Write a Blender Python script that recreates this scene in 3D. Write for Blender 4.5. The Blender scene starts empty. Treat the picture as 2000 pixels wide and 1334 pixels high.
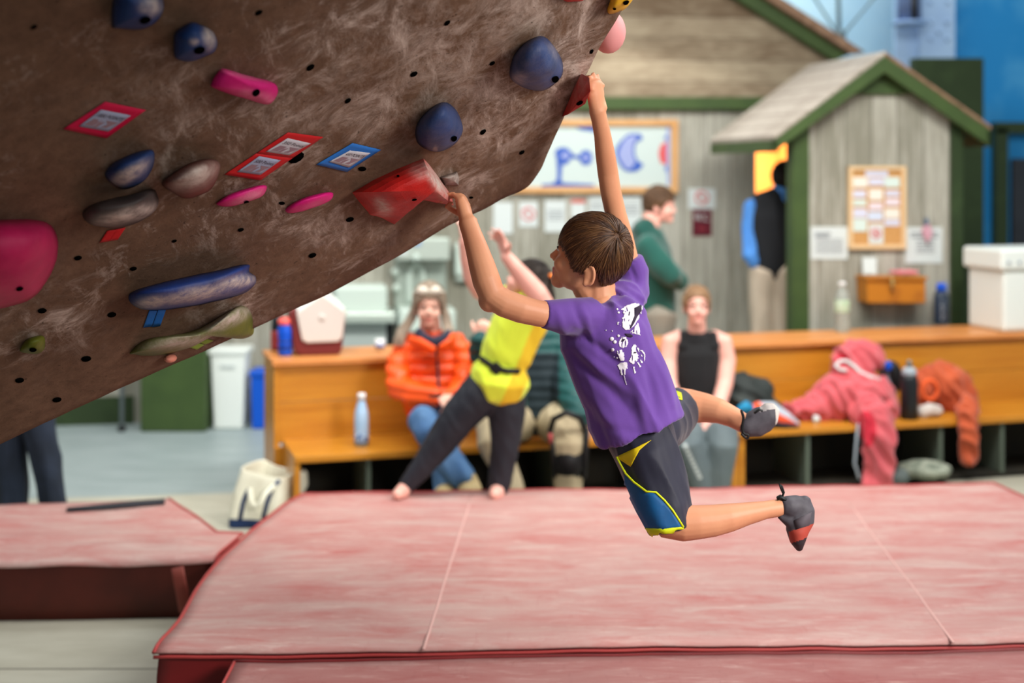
import bpy, bmesh, math, random
from mathutils import Vector, Matrix, noise
from mathutils.bvhtree import BVHTree
random.seed(7)
SC = bpy.context.scene
COL = SC.collection
V = Vector

# ------------------------------------------------------------------ camera, world, lights, exposure
F, HZ, HC = 2778.0, 330.0, 1.87          # focal length in px of a 2000 px frame, horizon row, lens height
cam_d = bpy.data.cameras.new('camera')
cam_d.sensor_width = 36.0
cam_d.lens = F * 36.0 / 2000.0
cam_d.shift_y = -(667.0 - HZ) / 2000.0
cam_d.clip_start = 0.05
cam_d.dof.use_dof = True
cam_d.dof.focus_distance = 3.82
cam_d.dof.aperture_fstop = 1.55
cam = bpy.data.objects.new('camera', cam_d)
cam.location = (0, 0, HC)
cam.rotation_euler = (math.radians(90), 0, 0)
COL.objects.link(cam)
SC.camera = cam

w = bpy.data.worlds.new('world')
SC.world = w
w.use_nodes = True
w.node_tree.nodes['Background'].inputs[0].default_value = (0.92, 0.97, 1.0, 1)
w.node_tree.nodes['Background'].inputs[1].default_value = 0.48
SC.view_settings.view_transform = 'Standard'
SC.view_settings.look = 'None'
SC.view_settings.exposure = 0.0
SC.view_settings.gamma = 1.0
SC.view_settings.use_curve_mapping = False


def area(name, loc, target, size, power, color=(1, 1, 1)):
    d = bpy.data.lights.new(name, 'AREA')
    d.shape = 'RECTANGLE'
    d.size, d.size_y = size
    d.energy = power
    d.color = color
    o = bpy.data.objects.new(name, d)
    o.location = loc
    o.rotation_euler = (V(target) - V(loc)).to_track_quat('-Z', 'Y').to_euler()
    COL.objects.link(o)
    return o


area('ceiling_lamp_mat', (2.4, 5.0, 5.2), (1.0, 5.4, 0), (3.2, 1.6), 58, (1.0, 0.98, 0.95))
area('ceiling_lamp_bench', (0.6, 6.2, 4.6), (0.4, 9.4, 0.9), (6.0, 0.8), 165, (1.0, 0.98, 0.94)).data.spread = math.radians(110)
area('ceiling_lamp_right', (3.4, 1.2, 3.0), (0.9, 4.2, 1.2), (1.4, 1.4), 36, (1.0, 0.96, 0.92)).data.spread = math.radians(60)
area('ceiling_lamp_rim', (3.6, 6.2, 4.6), (0.3, 4.1, 1.4), (1.6, 1.6), 110, (1.0, 0.98, 0.96))
sl = bpy.data.lights.new('wall_downlight', 'SPOT')
sl.energy, sl.spot_size, sl.spot_blend, sl.shadow_soft_size, sl.color = 48, math.radians(142), .12, .05, (1.0, .98, .95)
so_ = bpy.data.objects.new('wall_downlight', sl)
so_.location = (0.82, 10.08, 3.19)
COL.objects.link(so_)
area('ceiling_lamp_far', (2.6, 11.4, 5.0), (2.8, 12.6, 1.2), (3.0, 0.6), 50, (0.95, 0.98, 1.0))
area('ceiling_lamp_sky', (1.8, 12.7, 4.4), (2.0, 13.2, 3.0), (2.0, 0.3), 30, (0.95, 0.98, 1.0))
area('ceiling_lamp_left', (-3.0, 8.2, 4.6), (-3.0, 8.4, 0), (2.0, 1.4), 60, (0.95, 1.0, 1.0))


# ------------------------------------------------------------------ pixel <-> place
def P(x, y, Y):
    return V(((x - 1000.0) * Y / F, Y, HC - (y - HZ) * Y / F))


def ray(x, y):
    return V(((x - 1000.0) / F, 1.0, -(y - HZ) / F))


def px(v):
    return (1000 + F * v[0] / v[1], HZ + F * (HC - v[2]) / v[1])


def atz(x, y, z):
    Y = F * (HC - z) / (y - HZ)
    return P(x, y, Y)


class Plane:
    def __init__(self, p0, n):
        self.p0, self.n = V(p0), V(n).normalized()

    def hit(self, x, y, off=0.0):
        d = ray(x, y)
        o = V((0, 0, HC))
        t = (self.p0 + self.n * off - o).dot(self.n) / d.dot(self.n)
        return o + d * t


# ------------------------------------------------------------------ materials
def lin(c):
    r = []
    for v in c[:3]:
        v = v / 255.0
        r.append(v / 12.92 if v <= 0.04045 else ((v + 0.055) / 1.055) ** 2.4)
    return (r[0], r[1], r[2], 1.0)


MATS = {}


class NT:
    def __init__(self, name):
        self.m = bpy.data.materials.new(name)
        self.m.use_nodes = True
        self.t = self.m.node_tree
        self.b = self.t.nodes['Principled BSDF']

    def node(self, kind, **kw):
        n = self.t.nodes.new(kind)
        for k, v in kw.items():
            if k.startswith('i_'):
                key = k[2:]
                key = int(key) if key.isdigit() else key.replace('_', ' ')
                n.inputs[key].default_value = v
            else:
                setattr(n, k, v)
        return n

    def link(self, a, b):
        self.t.links.new(a, b)

    def coord(self, scale=(1, 1, 1), rot=(0, 0, 0)):
        c = self.node('ShaderNodeTexCoord')
        m = self.node('ShaderNodeMapping')
        m.inputs['Scale'].default_value = scale
        m.inputs['Rotation'].default_value = rot
        self.link(c.outputs['Object'], m.inputs['Vector'])
        return m.outputs['Vector']

    def noise(self, vec, scale, detail=4, rough=0.55, dist=0.0):
        n = self.node('ShaderNodeTexNoise')
        n.inputs['Scale'].default_value = scale
        n.inputs['Detail'].default_value = detail
        n.inputs['Roughness'].default_value = rough
        n.inputs['Distortion'].default_value = dist
        if vec is not None:
            self.link(vec, n.inputs['Vector'])
        return n.outputs['Fac']

    def ramp(self, fac, lo, hi):
        n = self.node('ShaderNodeMapRange')
        n.clamp = True
        n.inputs['From Min'].default_value = lo
        n.inputs['From Max'].default_value = hi
        self.link(fac, n.inputs['Value'])
        return n.outputs['Result']

    def math(self, op, a, b=None):
        n = self.node('ShaderNodeMath', operation=op)
        for i, v in enumerate((a, b)):
            if v is None:
                continue
            if isinstance(v, (int, float)):
                n.inputs[i].default_value = v
            else:
                self.link(v, n.inputs[i])
        return n.outputs[0]

    def mix(self, fac, a, b):
        n = self.node('ShaderNodeMix', data_type='RGBA')
        for s, v in ((0, fac), (6, a), (7, b)):
            if isinstance(v, (int, float)):
                n.inputs[s].default_value = v
            elif isinstance(v, tuple):
                n.inputs[s].default_value = v
            else:
                self.link(v, n.inputs[s])
        return n.outputs[2]

    def bump(self, h, strength, dist=0.01):
        n = self.node('ShaderNodeBump')
        n.inputs['Strength'].default_value = strength
        n.inputs['Distance'].default_value = dist
        self.link(h, n.inputs['Height'])
        self.link(n.outputs['Normal'], self.b.inputs['Normal'])

    def color(self, c):
        if isinstance(c, tuple):
            self.b.inputs['Base Color'].default_value = c
        else:
            self.link(c, self.b.inputs['Base Color'])


def mat(name, c, c2=None, rough=0.6, spec=0.3, scale=8.0, stretch=(1, 1, 1), lo=0.35, hi=0.65, bump=0.0, bscale=60.0,
        metal=0.0, trans=0.0, sheen=0.0, emit=0.0, sss=0.0, chalk=None, detail=4):
    if name in MATS:
        return MATS[name]
    n = NT(name)
    b = n.b
    b.inputs['Roughness'].default_value = rough
    b.inputs['Specular IOR Level'].default_value = spec
    b.inputs['Metallic'].default_value = metal
    if trans:
        b.inputs['Transmission Weight'].default_value = trans
        b.inputs['IOR'].default_value = 1.2
    if sheen:
        b.inputs['Sheen Weight'].default_value = sheen
        b.inputs['Sheen Roughness'].default_value = 0.5
    if sss:
        b.inputs['Subsurface Weight'].default_value = sss
        b.inputs['Subsurface Radius'].default_value = (0.012, 0.004, 0.002)
        b.inputs['Subsurface Scale'].default_value = 1.0
    col = lin(c)
    vec = n.coord(stretch)
    if c2 is not None:
        col = n.mix(n.ramp(n.noise(vec, scale, detail), lo, hi), lin(c), lin(c2))
    if chalk is not None:
        a = n.node('ShaderNodeAttribute', attribute_name='chalk')
        nz = n.ramp(n.noise(n.coord(), 38, 6, 0.7), 0.2, 0.62)
        col = n.mix(n.math('MULTIPLY', a.outputs['Fac'], nz), col if not isinstance(col, tuple) else col, lin(chalk))
    n.color(col)
    if emit:
        b.inputs['Emission Color'].default_value = lin(c)
        b.inputs['Emission Strength'].default_value = emit
    if bump:
        n.bump(n.noise(n.coord(), bscale, 4), bump, 0.004)
    MATS[name] = n.m
    return n.m


def board_mat(name, axis, width, c1, c2, gap, grain=3.0, gapw=0.04, rough=0.75, tone=0.5):
    """boards of a given width: each board its own tone, grain along its length, a dark line at each joint"""
    if name in MATS:
        return MATS[name]
    n = NT(name)
    tc = n.node('ShaderNodeTexCoord')
    sp = n.node('ShaderNodeSeparateXYZ')
    n.link(tc.outputs['Object'], sp.inputs[0])
    a = n.math('DIVIDE', sp.outputs[axis], width)
    fl = n.math('FLOOR', a)
    wn = n.node('ShaderNodeTexWhiteNoise', noise_dimensions='1D')
    n.link(fl, wn.inputs['W'])
    st = {'X': (12, 12, 0.9), 'Z': (0.9, 12, 12), 'Y': (0.9, 12, 12)}[axis]
    g = n.noise(n.coord(st), grain, 6, 0.65)
    big = n.noise(n.coord((1, 1, 0.6)), 1.7, 4)
    f = n.math('ADD', n.math('MULTIPLY', wn.outputs['Value'], tone), n.math('MULTIPLY', n.math('SUBTRACT', g, 0.5), 1.7))
    f = n.math('ADD', f, n.math('MULTIPLY', n.math('SUBTRACT', big, 0.42), 1.2))
    col = n.mix(n.ramp(f, 0.0, 0.9), lin(c1), lin(c2))
    fr = n.math('FRACT', a)
    e = n.math('LESS_THAN', fr, gapw)
    col = n.mix(n.math('MULTIPLY', e, 0.75), col, lin(gap))
    n.color(col)
    n.b.inputs['Roughness'].default_value = rough
    n.b.inputs['Specular IOR Level'].default_value = 0.2
    n.bump(g, 0.3, 0.006)
    MATS[name] = n.m
    return n.m


# ------------------------------------------------------------------ mesh building
class MB:
    def __init__(self):
        self.v, self.f, self.mi = [], [], []

    def add(self, vs, fs, mi=0):
        o = len(self.v)
        self.v += [V(p) for p in vs]
        self.f += [tuple(i + o for i in f) for f in fs]
        self.mi += [mi] * len(fs)
        return self

    def box(self, c, s, R=None, mi=0):
        c = V(c)
        vs = []
        for z in (-.5, .5):
            for x, y in ((-.5, -.5), (.5, -.5), (.5, .5), (-.5, .5)):
                p = V((x * s[0], y * s[1], z * s[2]))
                vs.append(c + (R @ p if R else p))
        return self.add(vs, [(3, 2, 1, 0), (4, 5, 6, 7), (0, 1, 5, 4), (1, 2, 6, 5), (2, 3, 7, 6), (3, 0, 4, 7)], mi)

    def prism(self, pts, off, mi=0):
        """polygon (3-D points) extruded by the vector off"""
        n = len(pts)
        vs = [V(p) for p in pts] + [V(p) + V(off) for p in pts]
        nn = V((0, 0, 0))
        for i in range(n):
            nn += vs[i].cross(vs[(i + 1) % n])
        fl = nn.dot(V(off)) > 0
        fs = [tuple(range(n)), tuple(range(2 * n - 1, n - 1, -1))]
        fs += [((i + 1) % n, i, i + n, (i + 1) % n + n) for i in range(n)]
        if fl:
            fs = [tuple(reversed(f)) for f in fs]
        return self.add(vs, fs, mi)

    def tube(self, pts, rad, seg=12, up=None, cap=True, mi=0, rnd=True):
        """rad: radius or (side, up) radii per point; rounded ends"""
        pts = [V(p) for p in pts]
        rad = [(r, r) if not isinstance(r, (tuple, list)) else r for r in rad]
        if rnd and cap:
            d0 = (pts[0] - pts[1]).normalized()
            d1 = (pts[-1] - pts[-2]).normalized()
            a, b = rad[0], rad[-1]
            ra, rb = min(a) * .8, min(b) * .8
            pts = [pts[0] + d0 * ra * .98, pts[0] + d0 * ra * .65] + pts + [pts[-1] + d1 * rb * .65, pts[-1] + d1 * rb * .98]
            rad = [(a[0] * .2, a[1] * .2), (a[0] * .75, a[1] * .75)] + rad + [(b[0] * .75, b[1] * .75), (b[0] * .2, b[1] * .2)]
        n = len(pts)
        vs = []
        U = None
        for i in range(n):
            t = (pts[min(i + 1, n - 1)] - pts[max(i - 1, 0)]).normalized()
            if U is None:
                U = V(up) if up is not None else (V((0, 0, 1)) if abs(t.z) < .9 else V((0, 1, 0)))
            if up is not None:
                U = V(up)
            U = (U - t * U.dot(t))
            if U.length < 1e-5:
                U = t.orthogonal()
            U.normalize()
            S = t.cross(U)
            for k in range(seg):
                a = 2 * math.pi * k / seg
                vs.append(pts[i] + S * (rad[i][0] * math.cos(a)) + U * (rad[i][1] * math.sin(a)))
        fs = []
        for i in range(n - 1):
            for k in range(seg):
                k2 = (k + 1) % seg
                fs.append((i * seg + k, i * seg + k2, (i + 1) * seg + k2, (i + 1) * seg + k))
        if cap:
            fs.append(tuple(range(seg - 1, -1, -1)))
            fs.append(tuple(range((n - 1) * seg, n * seg)))
        return self.add(vs, fs, mi)

    def tp(self, spec, k=1.0, seg=14, up=(0, 1, 0), add=0.0, mi=0):
        """tube from (px x, px y, depth, radius in px[, depth radius in m])"""
        pts, rad = [], []
        for s in spec:
            pts.append(P(s[0], s[1], s[2]))
            r = s[3] * s[2] / F * k + add
            rad.append((r, s[4] * k + add) if len(s) > 4 else (r, r))
        return self.tube(pts, rad, seg, up, mi=mi)

    def ell(self, c, r, R=None, su=16, sv=10, mi=0):
        c = V(c)
        if not isinstance(r, (tuple, list)):
            r = (r, r, r)
        vs = []
        for j in range(1, sv):
            th = math.pi * j / sv
            for i in range(su):
                a = 2 * math.pi * i / su
                p = V((r[0] * math.sin(th) * math.cos(a), r[1] * math.sin(th) * math.sin(a), r[2] * math.cos(th)))
                vs.append(c + (R @ p if R else p))
        top, bot = V((0, 0, r[2])), V((0, 0, -r[2]))
        vs += [c + (R @ top if R else top), c + (R @ bot if R else bot)]
        fs = []
        for j in range(sv - 2):
            for i in range(su):
                i2 = (i + 1) % su
                fs.append((j * su + i, (j + 1) * su + i, (j + 1) * su + i2, j * su + i2))
        T = (sv - 1) * su
        for i in range(su):
            i2 = (i + 1) % su
            fs.append((T, i, i2))
            fs.append((T + 1, (sv - 2) * su + i2, (sv - 2) * su + i))
        return self.add(vs, fs, mi)

    def lathe(self, prof, M=None, seg=24, mi=0):
        M = M or Matrix.Identity(4)
        vs, fs = [], []
        n = len(prof)
        for r, z in prof:
            for k in range(seg):
                a = 2 * math.pi * k / seg
                vs.append(M @ V((r * math.cos(a), r * math.sin(a), z)))
        for i in range(n - 1):
            for k in range(seg):
                k2 = (k + 1) % seg
                fs.append((i * seg + k, i * seg + k2, (i + 1) * seg + k2, (i + 1) * seg + k))
        fs.append(tuple(range(seg - 1, -1, -1)))
        fs.append(tuple(range((n - 1) * seg, n * seg)))
        return self.add(vs, fs, mi)

    def grid(self, rows, mi=0, close=False):
        n, m = len(rows), len(rows[0])
        vs = [p for r in rows for p in r]
        fs = []
        for i in range(n - 1):
            for k in range(m - (0 if close else 1)):
                k2 = (k + 1) % m
                fs.append((i * m + k, i * m + k2, (i + 1) * m + k2, (i + 1) * m + k))
        return self.add(vs, fs, mi)

    def mesh(self, name='m'):
        me = bpy.data.meshes.new(name)
        me.from_pydata([tuple(p) for p in self.v], [], self.f)
        me.polygons.foreach_set('material_index', self.mi)
        me.update()
        return me


def link(name, me, mats, parent=None, smooth=True, bevel=0.0, label=None, solid=0.0, auto=None):
    if not isinstance(mats, (list, tuple)):
        mats = [mats]
    me.name = name
    slots = [p.material_index for p in me.polygons]
    me.materials.clear()
    for m in mats:
        me.materials.append(m)
    me.polygons.foreach_set('material_index', [min(i, len(mats) - 1) for i in slots])
    o = bpy.data.objects.new(name, me)
    COL.objects.link(o)
    if smooth:
        me.polygons.foreach_set('use_smooth', [True] * len(me.polygons))
    if solid:
        s = o.modifiers.new('solid', 'SOLIDIFY')
        s.thickness = solid
        s.offset = 0
    if bevel:
        b = o.modifiers.new('bevel', 'BEVEL')
        b.width = bevel
        b.segments = 2
        b.limit_method = 'ANGLE'
        me.polygons.foreach_set('use_smooth', [False] * len(me.polygons))
    if parent is not None:
        o.parent = parent
        T = V((0, 0, 0))
        q = parent
        while q is not None:
            T += V(q.location)
            q = q.parent
        o.matrix_parent_inverse = Matrix.Identity(4)
        o.location = -T
    if label:
        o['label'] = label
    return o


def obj(name, mb, mats, parent=None, **kw):
    return link(name, mb.mesh(name), mats, parent, **kw)


def tag(o, label, cat, group=None):
    o['label'] = label
    o['category'] = cat
    if group:
        o['group'] = group
    return o


def thing(name, label, cat, loc=(0, 0, 0), group=None):
    o = bpy.data.objects.new(name, None)
    o.empty_display_size = 0.05
    COL.objects.link(o)
    o.location = loc
    return tag(o, label, cat, group)


def struct(name, mb, mats, **kw):
    o = obj(name, mb, mats, **kw)
    o['kind'] = 'structure'
    return o


def remesh(mb, voxel, smooth=4, disp=None, dec=None):
    me = mb.mesh('tmp')
    ob = bpy.data.objects.new('tmp', me)
    COL.objects.link(ob)
    r = ob.modifiers.new('r', 'REMESH')
    r.mode = 'VOXEL'
    r.voxel_size = voxel
    if smooth:
        s = ob.modifiers.new('s', 'SMOOTH')
        s.iterations = smooth
        s.factor = 0.5
    dg = bpy.context.evaluated_depsgraph_get()
    me2 = bpy.data.meshes.new_from_object(ob.evaluated_get(dg))
    bpy.data.objects.remove(ob)
    bpy.data.meshes.remove(me)
    if disp:
        ns = [V(v.normal) for v in me2.vertices]
        for v, n in zip(me2.vertices, ns):
            v.co = v.co + n * disp(V(v.co), n)
        me2.update()
    return me2


def choose(me, fn):
    """per-face material slot from fn(centre, normal)"""
    for p in me.polygons:
        p.material_index = fn(p.center, p.normal)


def bvh(me):
    return BVHTree.FromPolygons([tuple(v.co) for v in me.vertices], [tuple(p.vertices) for p in me.polygons])


def cast(tree, x, y, off=0.002):
    o = V((0, 0, HC))
    d = ray(x, y).normalized()
    h = tree.ray_cast(o, d)
    if h[0] is None:
        return None
    n = h[1] if h[1].dot(d) < 0 else -h[1]
    return h[0] + n * off


def decal_quad(name, tree, q, m, parent=None, n=8, off=0.002, m2=None, solid=0.0015):
    """thin sheet lying on a surface: its four corners given as seen in the photograph (tl, tr, br, bl)"""
    rows = []
    for j in range(n + 1):
        t = j / n
        row = []
        for i in range(n + 1):
            s = i / n
            x = (q[0][0] * (1 - s) + q[1][0] * s) * (1 - t) + (q[3][0] * (1 - s) + q[2][0] * s) * t
            y = (q[0][1] * (1 - s) + q[1][1] * s) * (1 - t) + (q[3][1] * (1 - s) + q[2][1] * s) * t
            row.append(cast(tree, x, y, off))
        rows.append(row)
    if any(p is None for r in rows for p in r):
        return None
    mb = MB().grid(rows)
    return obj(name, mb, m, parent, smooth=True, solid=solid)


def poly_pts(mb, tree, pts, off=0.002, mi=0, cuts=2):
    bm = bmesh.new()
    vs = [bm.verts.new((x, y, 0)) for x, y in pts]
    bm.faces.new(vs)
    bmesh.ops.triangulate(bm, faces=bm.faces[:])
    if cuts:
        bmesh.ops.subdivide_edges(bm, edges=bm.edges[:], cuts=cuts, use_grid_fill=True)
    bmesh.ops.triangulate(bm, faces=bm.faces[:])
    bm.verts.index_update()
    hit = [cast(tree, v.co.x, v.co.y, off) for v in bm.verts]
    fs = [tuple(v.index for v in f.verts) for f in bm.faces]
    fs = [f for f in fs if all(hit[i] is not None for i in f)]
    hit = [h if h is not None else V((0, 0, 0)) for h in hit]
    bm.free()
    used = sorted({i for f in fs for i in f})
    mp = {i: k for k, i in enumerate(used)}
    # keep winding towards the lens
    mb.add([hit[i] for i in used], [tuple(mp[i] for i in reversed(f)) for f in fs], mi)
    return mb


def decal_poly(name, tree, pts, m, parent=None, off=0.002, cuts=2, solid=0.0015, label=None):
    mb = poly_pts(MB(), tree, pts, off, 0, cuts)
    return obj(name, mb, m, parent, smooth=True, solid=solid, label=label)


def ellpts(cx, cy, rx, ry, ang=0, n=14):
    a0 = math.radians(ang)
    r = []
    for k in range(n):
        a = 2 * math.pi * k / n
        x, y = rx * math.cos(a), ry * math.sin(a)
        r.append((cx + x * math.cos(a0) - y * math.sin(a0), cy + x * math.sin(a0) + y * math.cos(a0)))
    return r


def text_mesh(body):
    c = bpy.data.curves.new('t', 'FONT')
    c.body = body
    c.align_x = 'CENTER'
    c.align_y = 'CENTER'
    c.resolution_u = 2
    ob = bpy.data.objects.new('t', c)
    COL.objects.link(ob)
    dg = bpy.context.evaluated_depsgraph_get()
    me = bpy.data.meshes.new_from_object(ob.evaluated_get(dg))
    bpy.data.objects.remove(ob)
    bpy.data.curves.remove(c)
    return me


def text_on(name, body, fn, m, parent):
    """lettering mapped by fn(u, v), u, v in -0.5..0.5 across the text's own box, v up"""
    me = text_mesh(body)
    xs = [v.co.x for v in me.vertices]
    ys = [v.co.y for v in me.vertices]
    x0, x1, y0, y1 = min(xs), max(xs), min(ys), max(ys)
    for v in me.vertices:
        v.co = fn((v.co.x - x0) / (x1 - x0) - .5, (v.co.y - y0) / (y1 - y0) - .5)
    me.update()
    return link(name, me, m, parent, smooth=False)


def smooth01(t):
    t = max(0.0, min(1.0, t))
    return t * t * (3 - 2 * t)


def catmull(pts, n=6, closed=False):
    pts = [V(tuple(p) + (0,) * (3 - len(p))) for p in pts]
    N = len(pts)
    out = []
    rng = N if closed else N - 1
    for i in range(rng):
        g = (lambda k: pts[k % N]) if closed else (lambda k: pts[max(0, min(N - 1, k))])
        p0, p1, p2, p3 = g(i - 1), g(i), g(i + 1), g(i + 2)
        for k in range(n):
            t = k / n
            out.append(0.5 * (2 * p1 + (p2 - p0) * t + (2 * p0 - 5 * p1 + 4 * p2 - p3) * t * t + (3 * p1 - p0 - 3 * p2 + p3) * t ** 3))
    if not closed:
        out.append(pts[-1])
    return out
# ------------------------------------------------------------------ the room
m_green = mat('green_paint', (64, 84, 42), (56, 75, 38), rough=.55, scale=5, bump=.1)
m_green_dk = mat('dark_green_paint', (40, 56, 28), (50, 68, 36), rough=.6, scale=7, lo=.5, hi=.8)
m_plank_v = board_mat('weathered_planks', 'X', .19, (128, 126, 112), (186, 184, 172), (84, 82, 70))
m_plank_h = board_mat('weathered_clapboard', 'Z', .17, (112, 94, 74), (166, 152, 128), (80, 68, 54), tone=.6)
m_shingle = mat('roof_shingle', (120, 92, 72), (150, 120, 96), rough=.8, scale=12, bump=.3)
m_pine = mat('varnished_pine', (196, 128, 40), (222, 154, 62), rough=.3, spec=.4, scale=2.2, stretch=(1.2, 6, 14), bump=.03)
m_white = mat('white_plastic', (226, 232, 226), rough=.45)
m_black = mat('black_rubber', (16, 16, 17), rough=.5)
m_paper = mat('white_paper', (202, 210, 208), rough=.8)
m_ink = mat('grey_ink', (120, 124, 130), rough=.8)

# floor: grey paint at the back, bare pale concrete in front (a painted edge)
n = NT('gym_floor')
tc = n.node('ShaderNodeTexCoord')
sp = n.node('ShaderNodeSeparateXYZ')
n.link(tc.outputs['Object'], sp.inputs[0])
edge = n.math('ADD', sp.outputs['Y'], n.math('MULTIPLY', sp.outputs['X'], -.14))
g = n.noise(n.coord((1, 3, 1)), 2.2, 6, .6)
grey = n.mix(n.ramp(g, .3, .7), lin((136, 150, 150)), lin((158, 170, 170)))
bare = n.mix(n.ramp(g, .3, .7), lin((168, 164, 146)), lin((188, 185, 168)))
col = n.mix(n.ramp(edge, 8.42, 8.46), bare, grey)
ln = n.math('LESS_THAN', n.math('ABSOLUTE', n.math('SUBTRACT', sp.outputs['Y'], 5.32)), .008)
col = n.mix(n.math('MULTIPLY', ln, .7), col, lin((80, 76, 66)))
n.color(col)
n.b.inputs['Roughness'].default_value = .45
m_floor = n.m
fl = struct('floor', MB().box((0, 7, -.05), (16, 18, .1)), m_floor, smooth=False)

WA = math.atan(.165)
We = V((math.cos(WA), math.sin(WA), 0))
Wn = V((We.y, -We.x, 0))          # towards the lens
W0 = V((-2.6, 10.5, 0))
WP = Plane(W0, Wn)


def wz(x, z):
    p = WP.hit(x, 500)
    return V((p.x, p.y, z))


def wp(x, y, off=0.0):
    return WP.hit(x, y, off)


zb = wp(1200, 203).z
mb = MB()
mb.prism([wz(-500, 0), wz(1476, 0), wz(1476, zb), wz(-500, zb)], -Wn * .12)
mb.prism([wz(1476, wp(1500, 276).z), wz(1562, wp(1500, 276).z), wz(1562, zb), wz(1476, zb)], -Wn * .12)
mb.prism([wz(1562, 0), wz(1905, 0), wz(1905, zb), wz(1562, zb)], -Wn * .12)
struct('wall_back', mb, m_plank_v, smooth=False)
mb = MB()
mb.prism([wz(-500, zb), wz(1660, zb), wp(1632, 108), wp(1455, -4), wp(1205, -165), wp(-500, -165)], -Wn * .12)
struct('wall_gable', mb, m_plank_h, smooth=False)
# green beam along the eaves line, rake board and shingle edge on the gable
struct('trim_1', MB().prism([wp(-500, 190, .003), wp(1500, 190, .003), wp(1500, 215, .003), wp(-500, 215, .003)], Wn * .06), m_green, smooth=False, bevel=.006)
struct('trim_2', MB().prism([wp(1221, -170, .003), wp(1648, 110, .003), wp(1622, 120, .003), wp(1180, -158, .003)], Wn * .09), m_green, smooth=False, bevel=.006)
struct('roof', MB().prism([wp(1227, -185, .003), wp(1674, 105, .003), wp(1650, 108, .003), wp(1205, -178, .003)], Wn * .16), m_shingle, smooth=False)
struct('trim_3', MB().prism([wz(1776, 0) + Wn * .003, wz(1910, 0) + Wn * .003, wp(1910, 115, .003), wp(1776, 115, .003)], Wn * .1), m_green_dk, smooth=False, bevel=.006)
# low green plinth along the left foot of the wall
struct('baseboard_left', MB().prism([wz(-500, 0) + Wn * .003, wz(262, 0) + Wn * .003, wz(262, .2) + Wn * .003, wz(-500, .2) + Wn * .003], Wn * .03), m_green_dk, smooth=False)

# lit room behind the doorway
m_warm = mat('warm_wall', (236, 186, 120), rough=.8)
a, b = wz(1440, 0) - Wn * .13, wz(1640, 0) - Wn * .13
c, d = b - Wn * 1.3, a - Wn * 1.3
up = V((0, 0, 2.3))
mb = MB()
mb.prism([c, d, d + up, c + up], -Wn * .06)
mb.prism([a, d, d + up, a + up], -We * .06)
mb.prism([b, c, c + up, b + up], We * .06)
mb.prism([a + up, b + up, c + up, d + up], V((0, 0, .05)))
struct('wall_office', mb, m_warm, smooth=False)
ld = bpy.data.lights.new('office_lamp', 'AREA')
ld.size = .5
ld.energy = 34
ld.color = (1, .74, .42)
lo = bpy.data.objects.new('office_lamp', ld)
lo.location = (a + b + c + d) / 4 + V((0, 0, 2.25))
COL.objects.link(lo)

# blue mural walls beyond the little house
m_blue = mat('blue_mural', (24, 128, 190), (78, 160, 208), rough=.6, scale=2.2, lo=.45, hi=.75, detail=5)
m_pale = mat('pale_sky_mural', (150, 190, 212), (172, 206, 220), rough=.6, scale=1.6, lo=.35, hi=.7, detail=5)
m_steel = mat('painted_steel_column', (148, 178, 214), (160, 190, 220), rough=.5, scale=3)
BY = 12.5
struct('wall_far', MB().prism([P(1300, 1000, 13.2), P(1800, 1000, 13.2), P(1800, -260, 13.2), P(1300, -260, 13.2)], (0, .1, 0)), m_pale, smooth=False)
q = [(1800, BY), (2500, BY)]
struct('wall_right', MB().prism([V((P(1790, 0, BY).x, BY, 0)), V((P(2500, 0, BY).x, BY, 0)), V((P(2500, 0, BY).x, BY, 5)), V((P(1790, 0, BY).x, BY, 5))], (0, .1, 0)), m_blue, smooth=False)
m_dark = mat('dark_gap', (20, 22, 26), rough=.6)
x0, x1 = P(1752, 0, 12.2).x, P(1868, 0, 12.2).x
xm = P(1800, 0, 12.2).x
mb = MB()
mb.box(((xm + x1) / 2, 12.3, 2.4), (x1 - xm, .12, 4.8))
mb.box(((x0 + xm) / 2 + .02, 12.36, 2.4), (xm - x0, .06, 4.8))
col_o = struct('column_steel', mb, m_steel, smooth=False)
for bx, by in ((1818, 3), (1850, 3), (1818, 42), (1850, 42), (1834, 62), (1818, 75), (1850, 75)):
    p = P(bx, by, 12.235)
    obj('bolt', MB().ell(p, (.022, .012, .022)), m_steel, col_o)
t = thing('wall_lamp', 'dark cylinder lamp above a pale blue drum beside the riveted blue column', 'lamp', P(1776, 40, 12.15))
M = Matrix.Translation(P(1776, 46, 12.1))
obj('lamp_body', MB().lathe([(.10, 0), (.10, .5)], M), mat('lamp_body_blue', (96, 118, 160), rough=.5), t)
obj('lamp_shade', MB().lathe([(.14, -.02), (.14, .02)], M), mat('lamp_ring', (120, 150, 190), rough=.4), t)
obj('slot', MB().box(P(1786, 18, 11.99), (.05, .02, .24)), m_dark, t)

# mast with guy cables on the roof
t = thing('roof_mast', 'thin dark mast with guy cables standing behind the gable roof edge', 'mast', P(1638, 108, 11.6))
m_mast = mat('mast_grey', (92, 110, 116), rough=.4, metal=.5)
obj('pole', MB().tube([P(1636, -60, 11.6), P(1640, 108, 11.6)], [.018, .018]), m_mast, t)
obj('collar', MB().tube([P(1640, 66, 11.6), P(1641, 82, 11.6)], [.05, .05]), m_mast, t)
for x, y in ((1580, -20), (1712, -10), (1627, 110), (1585, 50)):
    obj('cable', MB().tube([P(1641, 74, 11.58), P(x, y, 11.7)], [.010, .010]), m_mast, t)

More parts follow.
